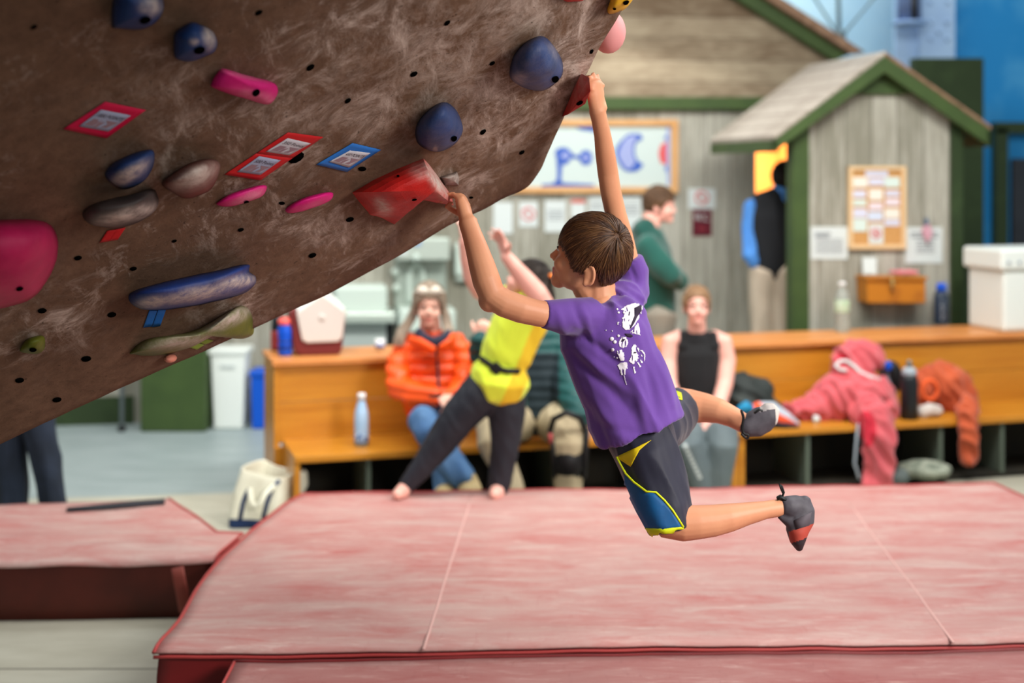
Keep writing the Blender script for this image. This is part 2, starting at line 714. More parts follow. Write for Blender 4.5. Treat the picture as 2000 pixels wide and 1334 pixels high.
# dark door in a green frame at the right
t = struct('door_1', MB().box((P(2080, 0, 12.42).x, 12.44, .98), (.92, .05, 1.96)), mat('door_charcoal', (34, 38, 44), (42, 46, 52), rough=.5, scale=4), smooth=False, bevel=.01)
mb = MB()
xl = P(1958, 0, 12.42).x
zt = P(0, 250, 12.42).z
mb.box((xl - .02, 12.43, zt / 2), (.11, .12, zt))
mb.box((xl + 1.15, 12.43, zt / 2), (.11, .12, zt))
mb.box((xl + .56, 12.43, zt + .0), (1.28, .12, .1))
obj('door_frame', mb, m_green_dk, t, smooth=False, bevel=.006)

# ------------------------------------------------------------------ little gabled house
HA = math.atan(.2)
He = V((math.cos(HA), math.sin(HA), 0))
Hn = V((He.y, -He.x, 0))
H0 = P(1720, 400, 9.8)
HP = Plane(H0, Hn)


def hp(x, y, off=0.0):
    return HP.hit(x, y, off)


def hz(x, z, off=0.0):
    p = HP.hit(x, 400, off)
    return V((p.x, p.y, z))


house = thing('ticket_hut', 'small gabled hut of grey planks with green posts and shingled roof', 'hut', hz(1720, 0))
obj('front_wall', MB().prism([hz(1578, 0), hz(1862, 0), hp(1862, 234), hp(1785, 182), hp(1662, 182), hp(1578, 234)], -Hn * .06), m_plank_v, house, smooth=False)
obj('post', MB().prism([hz(1548, 0, .02), hz(1581, 0, .02), hp(1581, 236, .02), hp(1548, 258, .02)], -Hn * .12), m_green, house, smooth=False, bevel=.006)
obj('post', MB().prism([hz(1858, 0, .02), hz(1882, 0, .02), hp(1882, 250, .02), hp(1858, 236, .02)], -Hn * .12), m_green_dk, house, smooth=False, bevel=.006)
obj('gable_panel', MB().prism([hp(1655, 184, .03), hp(1795, 184, .03), hp(1726, 118, .03)], -Hn * .05), m_green, house, smooth=False)
# rake boards and roof slopes, running back to the wall
ap, le, re = hp(1728, 100, .12), hp(1512, 264, .12), hp(1936, 246, .12)
bk = -Hn * 1.28
dn = V((0, 0, -.075))
obj('rake_board', MB().prism([ap + dn * .3, le + dn * .3, le + dn * 1.5, ap + dn * 1.9], -Hn * .05), m_green, house, smooth=False)
obj('rake_board', MB().prism([ap + dn * .3, re + dn * .3, re + dn * 1.9, ap + dn * 1.9], -Hn * .05), m_green, house, smooth=False)
m_roof_l = board_mat('hut_shingles', 'Z', .09, (158, 148, 136), (200, 192, 180), (120, 110, 98), tone=.25, gapw=.1)
th = V((0, 0, -.035))
obj('roof_slope', MB().prism([ap, le, le + bk, ap + bk], th), m_roof_l, house, smooth=False)
obj('roof_slope', MB().prism([ap, re, re + bk, ap + bk], th), m_shingle, house, smooth=False)
obj('eave_board', MB().prism([le + dn * .4 + Hn * .0, le + dn * 1.5, le + bk + dn * 1.5, le + bk + dn * .4], He * .03), m_green, house, smooth=False)
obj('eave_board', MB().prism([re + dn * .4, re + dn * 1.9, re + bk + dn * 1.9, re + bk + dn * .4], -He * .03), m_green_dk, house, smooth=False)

# ------------------------------------------------------------------ boulder wall
# unseen panels added left of and above the lens to shade the boulder's left
m_shade = mat('shade_panels', (64, 50, 42), (52, 42, 36), rough=.9, scale=3)
struct('shade_panel_left', MB().box((-2.15, .9, 2.0), (.2, 3.6, 4.0)), m_shade, smooth=False)
struct('shade_panel_top', MB().box((-1.3, .7, 3.55), (1.9, 3.4, .2)), m_shade, smooth=False)
BN = V((1, -1.05, -1.625)).normalized()
BP = Plane(P(860, 350, 4.03), BN)
out_px = [(-1900, 1790), (-900, 1275), (-420, 1056), (0, 866), (200, 776), (400, 686), (520, 631), (640, 572), (760, 506), (860, 446), (940, 409), (990, 383), (1030, 365),
          (1052, 340), (1068, 305), (1096, 240), (1125, 176), (1150, 130), (1185, 62), (1222, 0), (1290, -120), (1360, -260), (400, -620), (-700, -560), (-2000, 200)]


def bp(x, y, off=0.0):
    return BP.hit(x, y, off)


m_n = NT('boulder_texture')
n = m_n
vec = n.coord()
big = n.noise(vec, 1.8, 5, .6)
fine = n.noise(vec, 26, 5, .7)
base = n.mix(n.ramp(big, .3, .7), lin((104, 76, 58)), lin((128, 98, 78)))
base = n.mix(n.math('MULTIPLY', n.ramp(fine, .35, .7), .55), base, lin((72, 52, 40)))
streak = n.noise(n.coord((1.0, 1.6, 1.0), (.3, .6, .2)), 7, 10, .78, .5)
wisp = n.noise(n.coord((3.2, 1.0, 1.4), (.2, .5, .6)), 5, 9, .75, .3)
streak = n.math('MAXIMUM', streak, n.math('SUBTRACT', wisp, .02))
mask = n.ramp(n.noise(vec, 2.4, 3), .42, .62)
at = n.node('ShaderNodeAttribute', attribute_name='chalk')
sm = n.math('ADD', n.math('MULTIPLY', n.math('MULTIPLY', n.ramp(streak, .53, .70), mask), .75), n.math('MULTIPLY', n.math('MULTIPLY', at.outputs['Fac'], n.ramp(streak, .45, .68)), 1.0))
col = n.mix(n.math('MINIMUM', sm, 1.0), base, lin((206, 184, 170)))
speck = n.ramp(n.noise(vec, 85, 2), .68, .74)
col = n.mix(n.math('MULTIPLY', speck, .6), col, lin((44, 32, 24)))
n.color(col)
n.b.inputs['Roughness'].default_value = .85
n.b.inputs['Specular IOR Level'].default_value = .15
hh = n.math('ADD', n.math('MULTIPLY', fine, .5), n.math('MULTIPLY', streak, .6))
n.bump(hh, .45, .012)
m_boulder = n.m

# face: rings from the outline towards the middle, the rim rolled back
outl = [V((p[0], p[1], 0)) for p in catmull([(x, y) for x, y in out_px], 6, True)]
cpx = V((250, 180, 0))
NR = 46
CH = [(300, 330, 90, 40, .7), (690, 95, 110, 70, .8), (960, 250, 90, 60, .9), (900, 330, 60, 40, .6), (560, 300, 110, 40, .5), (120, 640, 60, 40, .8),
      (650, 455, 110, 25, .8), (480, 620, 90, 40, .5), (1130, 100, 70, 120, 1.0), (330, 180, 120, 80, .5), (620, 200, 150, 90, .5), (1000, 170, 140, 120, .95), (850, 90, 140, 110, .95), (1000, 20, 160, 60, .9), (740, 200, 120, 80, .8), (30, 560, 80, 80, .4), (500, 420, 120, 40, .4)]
rows, ch = [], []
for j in range(NR + 1):
    k = 1 - j / NR
    k = k ** .8
    row = []
    for p in outl:
        q = cpx.lerp(p, k)
        w3 = bp(q.x, q.y)
        dz = .010 * noise.noise(w3 * 2.1) + .005 * noise.noise(w3 * 6.0) + .0022 * noise.noise(w3 * 17.0)
        w3 = w3 + BN * dz
        row.append(w3)
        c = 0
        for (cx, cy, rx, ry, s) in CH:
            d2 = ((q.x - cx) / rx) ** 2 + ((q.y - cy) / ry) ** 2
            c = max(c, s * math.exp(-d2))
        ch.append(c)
    rows.append(row)
# rolled rim and back
cen = V((-.9, 3.3, 2.0))
back = []
for (inset, dep) in ((-.012, .03), (-.012, .07), (.02, .16), (.10, .34), (.35, .9)):
    r = []
    for p in outl:
        w3 = bp(p.x, p.y)
        inw = (bp(cpx.x, cpx.y) - w3)
        inw.normalize()
        r.append(w3 + inw * inset - BN * dep)
    back.append(r)
allr = list(reversed(back)) + rows
mb = MB().grid(allr, close=True)
L = len(outl)
mb.f.append(tuple(range(L)))
mb.mi.append(0)
me = mb.mesh()
me.flip_normals()
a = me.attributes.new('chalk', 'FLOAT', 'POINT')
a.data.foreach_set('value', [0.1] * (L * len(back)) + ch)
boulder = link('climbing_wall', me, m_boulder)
tag(boulder, 'big brown overhanging bouldering wall smeared with white chalk', 'climbing wall')
BT = bvh(me)
m_hole = mat('hole_black', (7, 6, 5), rough=1.0, spec=.0)
for (x, y, r, an) in ((66, 52, 7, -30), (606, 131, 9, -35), (679, 196, 7, -40), (808, 144, 8, -30), (873, 44, 7, -40), (505, 24, 8, -30), (961, 123, 6, -30), (943, 257, 7, -40),
                   (1019, 297, 6, -35), (340, 470, 5, -20), (152, 503, 8, -10), (82, 606, 9, -5), (260, 524, 7, -10), (218, 614, 9, -10), (168, 700, 10, -8),
                   (38, 742, 9, -8), (111, 780, 9, -10), (610, 498, 8, -20), (683, 428, 8, -15), (707, 329, 8, 0), (578, 307, 17, -28), (550, 396, 6, 0), (920, 385, 4, 0), (1155, 100, 5, -60), (470, 448, 6, -15), (300, 380, 5, 0)):
    decal_poly('bolt_hole', BT, ellpts(x, y, r, r * .55, an, 10), m_hole, boulder, off=.0018, cuts=0, solid=.0005)
# ------------------------------------------------------------------ climbing holds on the boulder
def hold_mat(name, c, c2=None, chalk=(214, 196, 184), rough=.55):
    return mat(name, c, c2, rough=rough, spec=.3, scale=14, bump=.25, bscale=220, chalk=chalk)


m_hblue = hold_mat('hold_blue', (26, 58, 112), (20, 46, 92))
m_hblue2 = hold_mat('hold_bright_blue', (36, 64, 136), (30, 54, 116))
m_hpink = hold_mat('hold_pink', (226, 26, 128), (206, 18, 112), (236, 150, 170))
m_hmag = hold_mat('hold_magenta', (196, 10, 84), (180, 8, 76), (220, 110, 140))
m_hred = hold_mat('hold_red', (202, 32, 26), (176, 24, 20))
m_hrust = hold_mat('hold_rust', (118, 52, 40), (96, 44, 36))
m_hgrey = hold_mat('hold_dark_grey', (74, 64, 62), (60, 50, 48))
m_holive = hold_mat('hold_olive', (104, 108, 22), (84, 92, 20))
m_hyel = hold_mat('hold_yellow', (232, 176, 24), (214, 158, 16))


def hold(label, mtl, outline, apex, H, holes=(), chalks=(), prof=.5, sm=5, ch0=.0, group='climbing holds on the boulder'):
    oc = [(p.x, p.y) for p in catmull(outline, sm, True)] if sm else [(a[0] + (b[0] - a[0]) * i / 6, a[1] + (b[1] - a[1]) * i / 6) for a, b in zip(outline, outline[1:] + outline[:1]) for i in range(6)]
    rows, ch = [], []
    N = 12
    for j in range(N + 1):
        t = j / N
        t2 = 1 - (1 - t) ** 1.6
        h = -.008 + (H + .008) * (1 - (1 - t2) ** 2.4) ** prof
        row = []
        for (x, y) in oc:
            qx, qy = x + (apex[0] - x) * t2 * .985, y + (apex[1] - y) * t2 * .985
            w3 = bp(qx, qy, h)
            w3 = w3 + BN * (.0018 * noise.noise(w3 * 30))
            row.append(w3)
            c = ch0
            for (cx, cy, rx, ry, an, s) in chalks:
                a = math.radians(an)
                dx, dy = qx - cx, qy - cy
                u, v = dx * math.cos(a) + dy * math.sin(a), -dx * math.sin(a) + dy * math.cos(a)
                c = max(c, s * math.exp(-((u / rx) ** 2 + (v / ry) ** 2) ** 1.5))
            ch.append(c)
        rows.append(row)
    mb = MB().grid(rows, close=True)
    L = len(oc)
    mb.f.append(tuple(range(N * L, N * L + L)))
    mb.mi.append(0)
    mb.f.append(tuple(range(L - 1, -1, -1)))
    mb.mi.append(0)
    me = mb.mesh()
    bm = bmesh.new()
    bm.from_mesh(me)
    bmesh.ops.recalc_face_normals(bm, faces=bm.faces[:])
    bm.to_mesh(me)
    bm.free()
    at = me.attributes.new('chalk', 'FLOAT', 'POINT')
    at.data.foreach_set('value', ch)
    o = link('climbing_hold', me, mtl, smooth=(sm > 0))
    tag(o, label, 'climbing hold', group)
    T = bvh(me)
    for (x, y, rx, ry, an) in holes:
        decal_poly('bolt_hole', T, ellpts(x, y, rx, ry, an, 14), m_hole, o, off=.0022, cuts=2, solid=.0004)
    return o, T


hold('dark blue rounded hold cut by the top edge of the photo', m_hblue, [(222, -8), (217, 48), (230, 56), (275, 57), (300, 48), (318, 25), (319, 2), (305, -20), (240, -28)], (280, 28), .075, [(283, 38, 11, 7, -15)], [(295, 12, 22, 18, 0, .8)])
hold('dark blue rounded hold just above the pink bar hold', m_hblue, [(338, 82), (342, 62), (370, 43), (392, 47), (416, 60), (426, 82), (420, 102), (402, 111), (372, 121), (345, 117), (338, 106)], (388, 90), .07, [(389, 97, 11, 7, -15)], [(410, 70, 14, 26, 0, .75), (380, 82, 9, 8, 0, .6)])
hold('bright pink bar hold with one bolt hole', m_hpink, [(434, 132), (475, 144), (532, 159), (545, 174), (540, 192), (524, 205), (490, 197), (415, 173), (410, 160), (420, 142)], (500, 178), .055, [(500, 180, 8, 6, -40)], [(505, 190, 50, 12, 14, .5), (470, 146, 50, 5, 14, .5)], prof=.35)
hold('blue teardrop hold above the big red hold', m_hblue, [(868, 198), (890, 212), (903, 240), (903, 262), (886, 284), (860, 297), (835, 294), (815, 280), (810, 256), (818, 235), (842, 210)], (868, 255), .085, [(886, 270, 6, 5, -40)], [(850, 290, 5, 4, 0, .8)], ch0=.06)
hold('largest blue teardrop hold beside the right rim of the wall', m_hblue, [(1055, 68), (1076, 80), (1097, 112), (1101, 140), (1090, 160), (1062, 178), (1030, 176), (1000, 160), (993, 140), (1003, 106), (1027, 80)], (1060, 135), .095, [(1084, 154, 7, 6, -40)], [(1010, 155, 20, 16, 0, .4), (1085, 95, 16, 22, 0, .3)], ch0=.08)
hold('small blue hold caked in chalk beneath the pink tag', m_hblue, [(203, 338), (225, 315), (265, 297), (298, 291), (304, 310), (295, 337), (275, 360), (240, 371), (215, 359)], (262, 330), .07, [], [(250, 342, 45, 13, -33, 1.0)])
hold('chalky rust brown oval hold left of the double red tag', m_hrust, [(314, 361), (330, 343), (370, 318), (410, 309), (431, 318), (428, 345), (408, 375), (365, 389), (340, 380)], (382, 345), .08, [], [(382, 345, 44, 20, -25, 1.0)])
hold('dark grey oblong hold with a cream chalk belly', m_hgrey, [(161, 412), (190, 394), (250, 380), (297, 369), (309, 380), (310, 402), (290, 425), (240, 445), (190, 443), (165, 432)], (250, 412), .085, [], [(250, 420, 62, 13, -14, 1.0)])
hold('thin pink oval hold with a chalk crescent', m_hpink, [(421, 396), (450, 378), (485, 366), (516, 360), (524, 367), (510, 386), (470, 399), (440, 405), (424, 402)], (472, 384), .03, [(481, 394, 5, 3, -10)], [(485, 386, 34, 9, -22, .8)])
hold('thin pink oval hold left of the big red hold', m_hpink, [(555, 409), (580, 391), (612, 380), (642, 374), (653, 378), (645, 393), (600, 411), (565, 417)], (605, 394), .03, [], [(612, 400, 20, 6, -20, .25)])
red, RT = hold('big angular red hold gripped by the boy\'s left hand', m_hred,
               [(685, 376), (730, 350), (780, 327), (826, 308), (836, 318), (862, 352), (884, 385), (886, 402), (868, 399), (822, 391), (806, 398), (788, 420), (768, 440), (745, 428), (720, 420), (700, 395)],
               (850, 372), .115, [(778, 345, 3, 2, 0), (809, 389, 5, 2, -10)], [(852, 352, 46, 13, 57, 1.0), (748, 404, 20, 13, 50, 1.0), (822, 332, 22, 18, 0, .45)], prof=.75, sm=0)
hold('small grey wedge hold behind the boy\'s left hand', m_hgrey, [(858, 346), (893, 334), (897, 346), (896, 362), (868, 362)], (884, 350), .03, [], [(888, 350, 20, 14, 0, .7)], sm=0)
hold('huge magenta hold cut by the left edge of the photo', m_hmag, [(-30, 434), (40, 427), (92, 434), (113, 462), (112, 505), (92, 550), (62, 584), (10, 602), (-45, 606), (-95, 560), (-98, 470)], (20, 530), .14, [(38, 563, 7, 4, -15)], [], ch0=.1)
hold('long blue ledge hold with a chalked lip', m_hblue2, [(249, 582), (262, 567), (330, 548), (410, 531), (482, 516), (487, 530), (500, 540), (499, 556), (470, 576), (380, 598), (300, 607), (262, 599)], (385, 570), .10, [], [(300, 590, 40, 11, -12, .9), (385, 574, 70, 14, -12, 1.0), (465, 550, 45, 12, -10, 1.0)], prof=.4)
hold('long wavy olive hold with chalked rim at the lower edge', m_holive, [(249, 690), (280, 664), (330, 655), (362, 650), (400, 636), (440, 612), (470, 596), (490, 605), (496, 635), (492, 655), (466, 662), (447, 648), (420, 655), (380, 676), (330, 692), (285, 696), (258, 694)], (400, 655), .07, [], [(350, 668, 70, 12, -8, .8), (450, 622, 55, 14, -25, .9)], prof=.6)
hold('small dark olive hold low on the left of the wall', m_holive, [(37, 682), (55, 660), (86, 655), (89, 680), (75, 692), (45, 690)], (66, 676), .04, [(64, 682, 7, 4, 0)], [])
hold('yellow hold at the upper right rim of the wall', m_hyel, [(1184, 22), (1190, 2), (1197, -20), (1242, -22), (1233, 4), (1216, 20), (1192, 29)], (1212, 2), .05, [(1222, 4, 6, 4, -30), (1200, 16, 3, 2, 0)], [])
hold('dark red hold barely showing at the top edge', m_hred, [(1092, -18), (1148, -18), (1142, 1), (1120, 4), (1100, 2)], (1120, -8), .03, [], [])

# red hold on the rim, under the right hand
pts = [bp(1098, 228), bp(1107, 205), bp(1122, 168), bp(1134, 146), bp(1115, 215), bp(1140, 152)]
pts += [bp(1109, 224, .035), bp(1143, 203, .07), bp(1153, 178, .085), bp(1151, 152, .07), bp(1136, 144, .03)]
bm = bmesh.new()
for p in pts:
    bm.verts.new(p)
bmesh.ops.convex_hull(bm, input=bm.verts[:])
bmesh.ops.recalc_face_normals(bm, faces=bm.faces[:])
me = bpy.data.meshes.new('h')
bm.to_mesh(me)
bm.free()
at = me.attributes.new('chalk', 'FLOAT', 'POINT')
at.data.foreach_set('value', [.35 if px(v.co)[1] < 175 else .05 for v in me.vertices])
T2 = bvh(me)
rh = link('climbing_hold', me, m_hred, smooth=False, bevel=.006)
tag(rh, 'red wedge hold on the rim gripped by the boy\'s raised right hand', 'climbing hold', 'climbing holds on the boulder')
decal_poly('bolt_hole', T2, ellpts(1133, 200, 7, 3, -30, 10), m_hole, rh, off=.003, cuts=2, solid=.0004)
o = obj('climbing_hold', MB().ell(P(1188, 62, 4.02), (.05, .07, .062)), mat('hold_pale_pink', (226, 150, 148), rough=.6))
tag(o, 'pale pink hold on the far side of the wall\'s right rim', 'climbing hold', 'climbing holds on the boulder')
o = obj('climbing_hold', MB().ell(P(333, 700, 4.06), (.017, .03, .012)), mat('hold_salmon', (216, 134, 112), rough=.6))
tag(o, 'tiny salmon tip of a hold under the wall\'s lower edge', 'climbing hold', 'climbing holds on the boulder')

# ------------------------------------------------------------------ route tags and strips of tape
m_tpink = mat('tape_pink', (206, 8, 66), rough=.6)
m_tred = mat('tape_red', (196, 22, 26), rough=.6)
m_tblue = mat('tape_blue', (40, 110, 190), rough=.6)
m_tgreen = mat('tape_green', (150, 184, 70), rough=.6)
m_card = mat('tag_paper', (196, 190, 196), rough=.7)
m_card2 = mat('tag_paper_blue', (160, 166, 190), rough=.7)
m_tink = mat('tag_ink', (70, 52, 60), rough=.8)
m_tink2 = mat('tag_grey_print', (150, 120, 128), rough=.8)


def bil(q, u, v):
    """u right, v down, both 0..1"""
    x = (q[0][0] * (1 - u) + q[1][0] * u) * (1 - v) + (q[3][0] * (1 - u) + q[2][0] * u) * v
    y = (q[0][1] * (1 - u) + q[1][1] * u) * (1 - v) + (q[3][1] * (1 - u) + q[2][1] * u) * v
    return x, y


def route_tag(label, outer, inner, tape, card, words):
    o = decal_quad('route_tag', BT, outer, tape, None, 8, .003)
    tag(o, label, 'route tag', 'taped route tags')
    pp = decal_quad('paper', BT, inner, card, o, 6, .0055)
    text_on('lettering', words, lambda u, v: cast(BT, *bil(inner, .5 + u * .86, .26 - v * .18), .0072), m_tink, pp)
    # grey picture printed under the words: a little mountain and a bar
    mb = MB()
    for poly in ([(.12, .48), (.42, .48), (.34, .86), (.05, .86)], [(.52, .46), (.92, .46), (.80, .84), (.60, .84), (.70, .66)], [(.40, .62), (.56, .55), (.50, .90), (.38, .90)]):
        poly_pts(mb, BT, [bil(inner, *p) for p in poly], .0068, 0, 0)
    obj('printed_picture', mb, m_tink2, pp, smooth=False)
    return o


route_tag('pink taped route tag near the upper left', [(205, 197), (284, 213), (207, 268), (123, 250)], [(196, 211), (254, 222), (210, 253), (153, 243)], m_tpink, m_card2, '1000 POINTS')
route_tag('upper tag of the red taped pair', [(562, 257), (630, 266), (570, 307), (500, 298)], [(560, 267), (605, 277), (563, 300), (518, 293)], m_tred, m_card, '350 Points')
route_tag('lower tag of the red taped pair', [(500, 298), (570, 307), (508, 350), (438, 339)], [(505, 302), (546, 310), (507, 338), (462, 332)], m_tred, m_card2, '500 Points')
route_tag('blue taped route tag above the big red hold', [(688, 278), (743, 291), (677, 334), (617, 320)], [(682, 291), (722, 296), (680, 324), (641, 313)], m_tblue, m_card, '450 POINTS')
for lab, q, m in (('red tape strips under the dark grey oblong hold', [(209, 449), (227, 446), (212, 469), (194, 472)], m_tred), ('blue tape strips under the long blue ledge hold', [(291, 605), (306, 605), (295, 636), (279, 638)], m_tblue)):
    o = tag(decal_quad('tape_strip', BT, q, m, None, 4, .003), lab, 'tape', 'starting tape strips')
    q2 = [(a + 17, b - (1 if m is m_tblue else 3)) for a, b in q]
    decal_quad('tape_piece', BT, q2, m, o, 4, .003)
o = tag(decal_quad('tape_strip', BT, [(388, 667), (404, 660), (416, 664), (400, 671)], m_tgreen, None, 4, .003), 'green tape strips under the wavy olive hold', 'tape', 'starting tape strips')
decal_quad('tape_piece', BT, [(370, 677), (386, 668), (398, 672), (384, 681)], m_tgreen, o, 4, .003)

# ------------------------------------------------------------------ crash mats
def mat_top(name, c0, c1, c2, c3, am):
    n = NT(name)
    v1 = n.noise(n.coord((1, 1.6, 1)), 1.5, 5, .6)
    v2 = n.noise(n.coord((.8, 3.0, 1), (0, 0, .12)), 3.2, 9, .72, .5)
    v3 = n.noise(n.coord((9, 2, 1), (0, 0, .5)), 4.0, 6, .7, 1.0)
    v4 = n.noise(n.coord((1.2, 6, 1), (0, 0, -.3)), 5.0, 9, .75, .3)
    c = n.mix(n.ramp(v1, .3, .7), lin(c0), lin(c1))
    c = n.mix(n.math('MULTIPLY', n.ramp(v2, .36, .64), am), c, lin(c2))
    c = n.mix(n.math('MULTIPLY', n.ramp(v4, .54, .72), am * .7), c, lin((218, 190, 180)))
    c = n.mix(n.math('MULTIPLY', n.ramp(v3, .58, .70), .3), c, lin(c3))
    n.color(c)
    n.b.inputs['Roughness'].default_value = .55
    n.b.inputs['Specular IOR Level'].default_value = .2
    n.bump(v2, .25, .01)
    return n.m


m_mat = mat_top('mat_vinyl_pink', (178, 100, 96), (184, 132, 126), (190, 160, 152), (166, 92, 88), .9)
m_mat2 = mat_top('mat_vinyl_worn', (150, 78, 76), (156, 98, 94), (172, 130, 124), (124, 66, 66), .6)
m_mside = mat('mat_vinyl_red', (122, 24, 26), (104, 20, 22), rough=.45, spec=.35, scale=3, bump=.1, bscale=9)
m_mside2 = mat('mat_vinyl_maroon', (84, 30, 20), (66, 24, 16), rough=.45, scale=3)
m_seam = mat('mat_seam', (170, 60, 58), rough=.5)


def lerp_path(pts, t):
    k = t * (len(pts) - 1)
    i = min(int(k), len(pts) - 2)
    return V(pts[i]).lerp(V(pts[i + 1]), k - i)


def crash_mat(label, z, left, right, nu, nv, side, over=.018, bumpf=None, wav=.004, top=None):
    """left / right: world outline from front to back; a quilt-like top sheet over a boxed foam body"""
    root = thing('crash_mat', label, 'crash mat', (left[0] + right[0]) * .5 * V((1, 1, 0)), 'pink bouldering mats')
    rows = []
    for j in range(nv + 1):
        t = j / nv
        a, b = lerp_path(left, t), lerp_path(right, t)
        row = []
        for i in range(nu + 1):
            s = i / nu
            p = a.lerp(b, s)
            zz = z + .010 * noise.noise(V((p.x * 1.6, p.y * 1.6, z * 9))) + .004 * noise.noise(V((p.x * 6, p.y * 3, 3)))
            if bumpf:
                zz += bumpf(p, s, t)
            if t < .02:
                zz -= .004 + wav * (1 + noise.noise(V((p.x * 4, 7, z))))
                p = p + V((0, .012 * noise.noise(V((p.x * 3, 2, z))), 0))
            row.append(V((p.x, p.y, zz)))
        rows.append(row)
    obj('cover', MB().grid(rows), top or m_mat, root, solid=.006)
    # body under the sheet
    mb = MB()
    lo, up = [], []
    ring = rows[0] + [r[-1] for r in rows[1:]] + list(reversed(rows[-1][:-1])) + [r[0] for r in reversed(rows[1:-1])]
    cen = V((0, 0, 0))
    for p in ring:
        cen += p
    cen /= len(ring)
    rr = [[], [], [], []]
    for p in ring:
        d = (cen - p) * V((1, 1, 0))
        d.normalize()
        q = p + d * over
        rr[0].append(V((q.x, q.y, p.z - .006)))
        rr[1].append(V((q.x, q.y, z * .66)) - d * .008)
        rr[2].append(V((q.x, q.y, z * .33)) - d * .010)
        rr[3].append(V((q.x, q.y, .002)))
    mb.grid(rr, close=True)
    L = len(ring)
    mb.f.append(tuple(range(3 * L, 4 * L)))
    mb.mi.append(0)
    obj('foam_body', mb, side, root)
    return root, rows


ZM = .27
lft = [atz(x, y, ZM) for x, y in ((300, 1271), (325, 1238), (350, 1204), (381, 1147), (405, 1112), (434, 1079), (462, 1054), (487, 1033), (518, 1011), (552, 988), (592, 966))]
rgt = [atz(x, y, ZM) for x, y in ((2350, 1246), (2290, 1180), (2190, 1090), (2100, 1020), (2020, 978), (1940, 946))]


def sag(p, s, t):
    return -.02 * math.exp(-((s - .0) / .05) ** 2) * math.sin(math.pi * t) + .012 * math.exp(-((t - .06) / .05) ** 2) * noise.noise(V((p.x * 2, p.y * 5, 0)))


big_mat, rows = crash_mat('widest pink crash mat right under the climbing boy', ZM, lft, rgt, 70, 44, m_mside, bumpf=sag)
# binding along the edges and the two welded seams across the sheet
edge = [r[0] for r in rows] + [p for p in rows[-1][1:]] + [r[-1] for r in reversed(rows[:-1])]
obj('edge_binding', MB().tube([p + V((0, 0, .002)) for p in edge], [.007] * len(edge), 6, rnd=False), m_seam, big_mat)
obj('edge_binding', MB().tube([p + V((0, -.004, -.012)) for p in rows[0]], [.006] * len(rows[0]), 6, rnd=False), m_seam, big_mat)
m_line = mat('welded_seam', (206, 162, 154), rough=.6)
for a, b in (((922, 967), (827, 1268)), ((1660, 985), (1862, 1254))):
    pts = []
    for k in range(13):
        t = k / 12
        p = atz(a[0] + (b[0] - a[0]) * t, a[1] + (b[1] - a[1]) * t, ZM)
        zz = ZM + .010 * noise.noise(V((p.x * 1.6, p.y * 1.6, ZM * 9))) + .004 * noise.noise(V((p.x * 6, p.y * 3, 3)))
        pts.append(V((p.x, p.y, zz + .002)))
    obj('seam', MB().tube(pts, [(.006, .003)] * 13, 6, up=(0, 0, 1), rnd=False), m_line, big_mat)

ZF = .245
lf2 = [V((-.90, 2.5, ZF)), V((-.905, 3.2, ZF)), V((-.91, 4.0, ZF)), atz(458, 1294, ZF)]
rg2 = [V((2.6, 2.5, ZF)), V((2.6, 4.0, ZF)), atz(2380, 1267, ZF)]
frm, rows = crash_mat('nearest pink crash mat along the bottom edge of the photo', ZF, lf2, rg2, 60, 30, m_mside, top=m_mat2)
obj('edge_binding', MB().tube([p + V((0, 0, .004)) for p in rows[-1]], [.006] * len(rows[-1]), 6, rnd=False), m_mside, frm)
obj('edge_binding', MB().tube([r[0] + V((0, 0, .002)) for r in rows], [.006] * len(rows), 6, rnd=False), m_seam, frm)

ZL = .25
lf3 = [atz(-420, 1104, ZL), atz(-410, 1070, ZL), atz(-400, 1042, ZL), atz(-380, 1004, ZL)]
rg3 = [atz(420, 1090, ZL), atz(474, 1042, ZL), atz(424, 1040, ZL), atz(330, 974, ZL)]


def wrinkle(p, s, t):
    d = 0
    for (cx, cy, ax, ay, h) in ((-1.62, 6.12, .22, .05, .022), (-1.42, 6.10, .10, .05, .022), (-2.2, 6.2, .5, .10, .012)):
        d += h * math.exp(-((p.x - cx) / ax) ** 2 - ((p.y - cy - .12 * (p.x - cx)) / ay) ** 2)
    return d


lm, rows = crash_mat('crumpled pink crash mat on the floor at the left', ZL, lf3, rg3, 50, 30, m_mside2, bumpf=wrinkle, wav=.014)
obj('edge_binding', MB().tube([r[-1] + V((0, 0, .002)) for r in rows], [.007] * len(rows), 6, rnd=False), m_seam, lm)
# black fastening strip on the far edge, loose flap bridging to the big mat
obj('fastening_strip', MB().grid([[atz(x, y, ZL + .012) for x, y in r] for r in ([(130, 998), (200, 993), (260, 988), (322, 983)], [(130, 992), (200, 985), (260, 979), (322, 974)])]), mat('fastener_black', (44, 44, 50), rough=.8), lm, solid=.004)
obj('strap', MB().tube([P(346, 1108, 5.74), P(350, 1130, 5.73), P(357, 1165, 5.74), P(362, 1196, 5.76)], [(.026, .004)] * 4, 8, up=(0, -1, 0), rnd=False), mat('strap_red', (134, 62, 52), rough=.6), lm)
# ------------------------------------------------------------------ cubby benches
BA = math.atan(.29)
Be = V((math.cos(BA), math.sin(BA), 0))
Bn = V((-Be.y, Be.x, 0))
B0 = V((-1.133, 7.41, 0))
RB = Matrix.Rotation(BA, 3, 'Z')
ZSEAT, ZSH = .369, .81


def B(u, v, z):
    return B0 + Be * u + Bn * v + V((0, 0, z))


def bbox(mb, u0, u1, v0, v1, z0, z1, mi=0):
    return mb.box(B((u0 + u1) / 2, (v0 + v1) / 2, (z0 + z1) / 2), (u1 - u0, v1 - v0, z1 - z0), RB, mi)


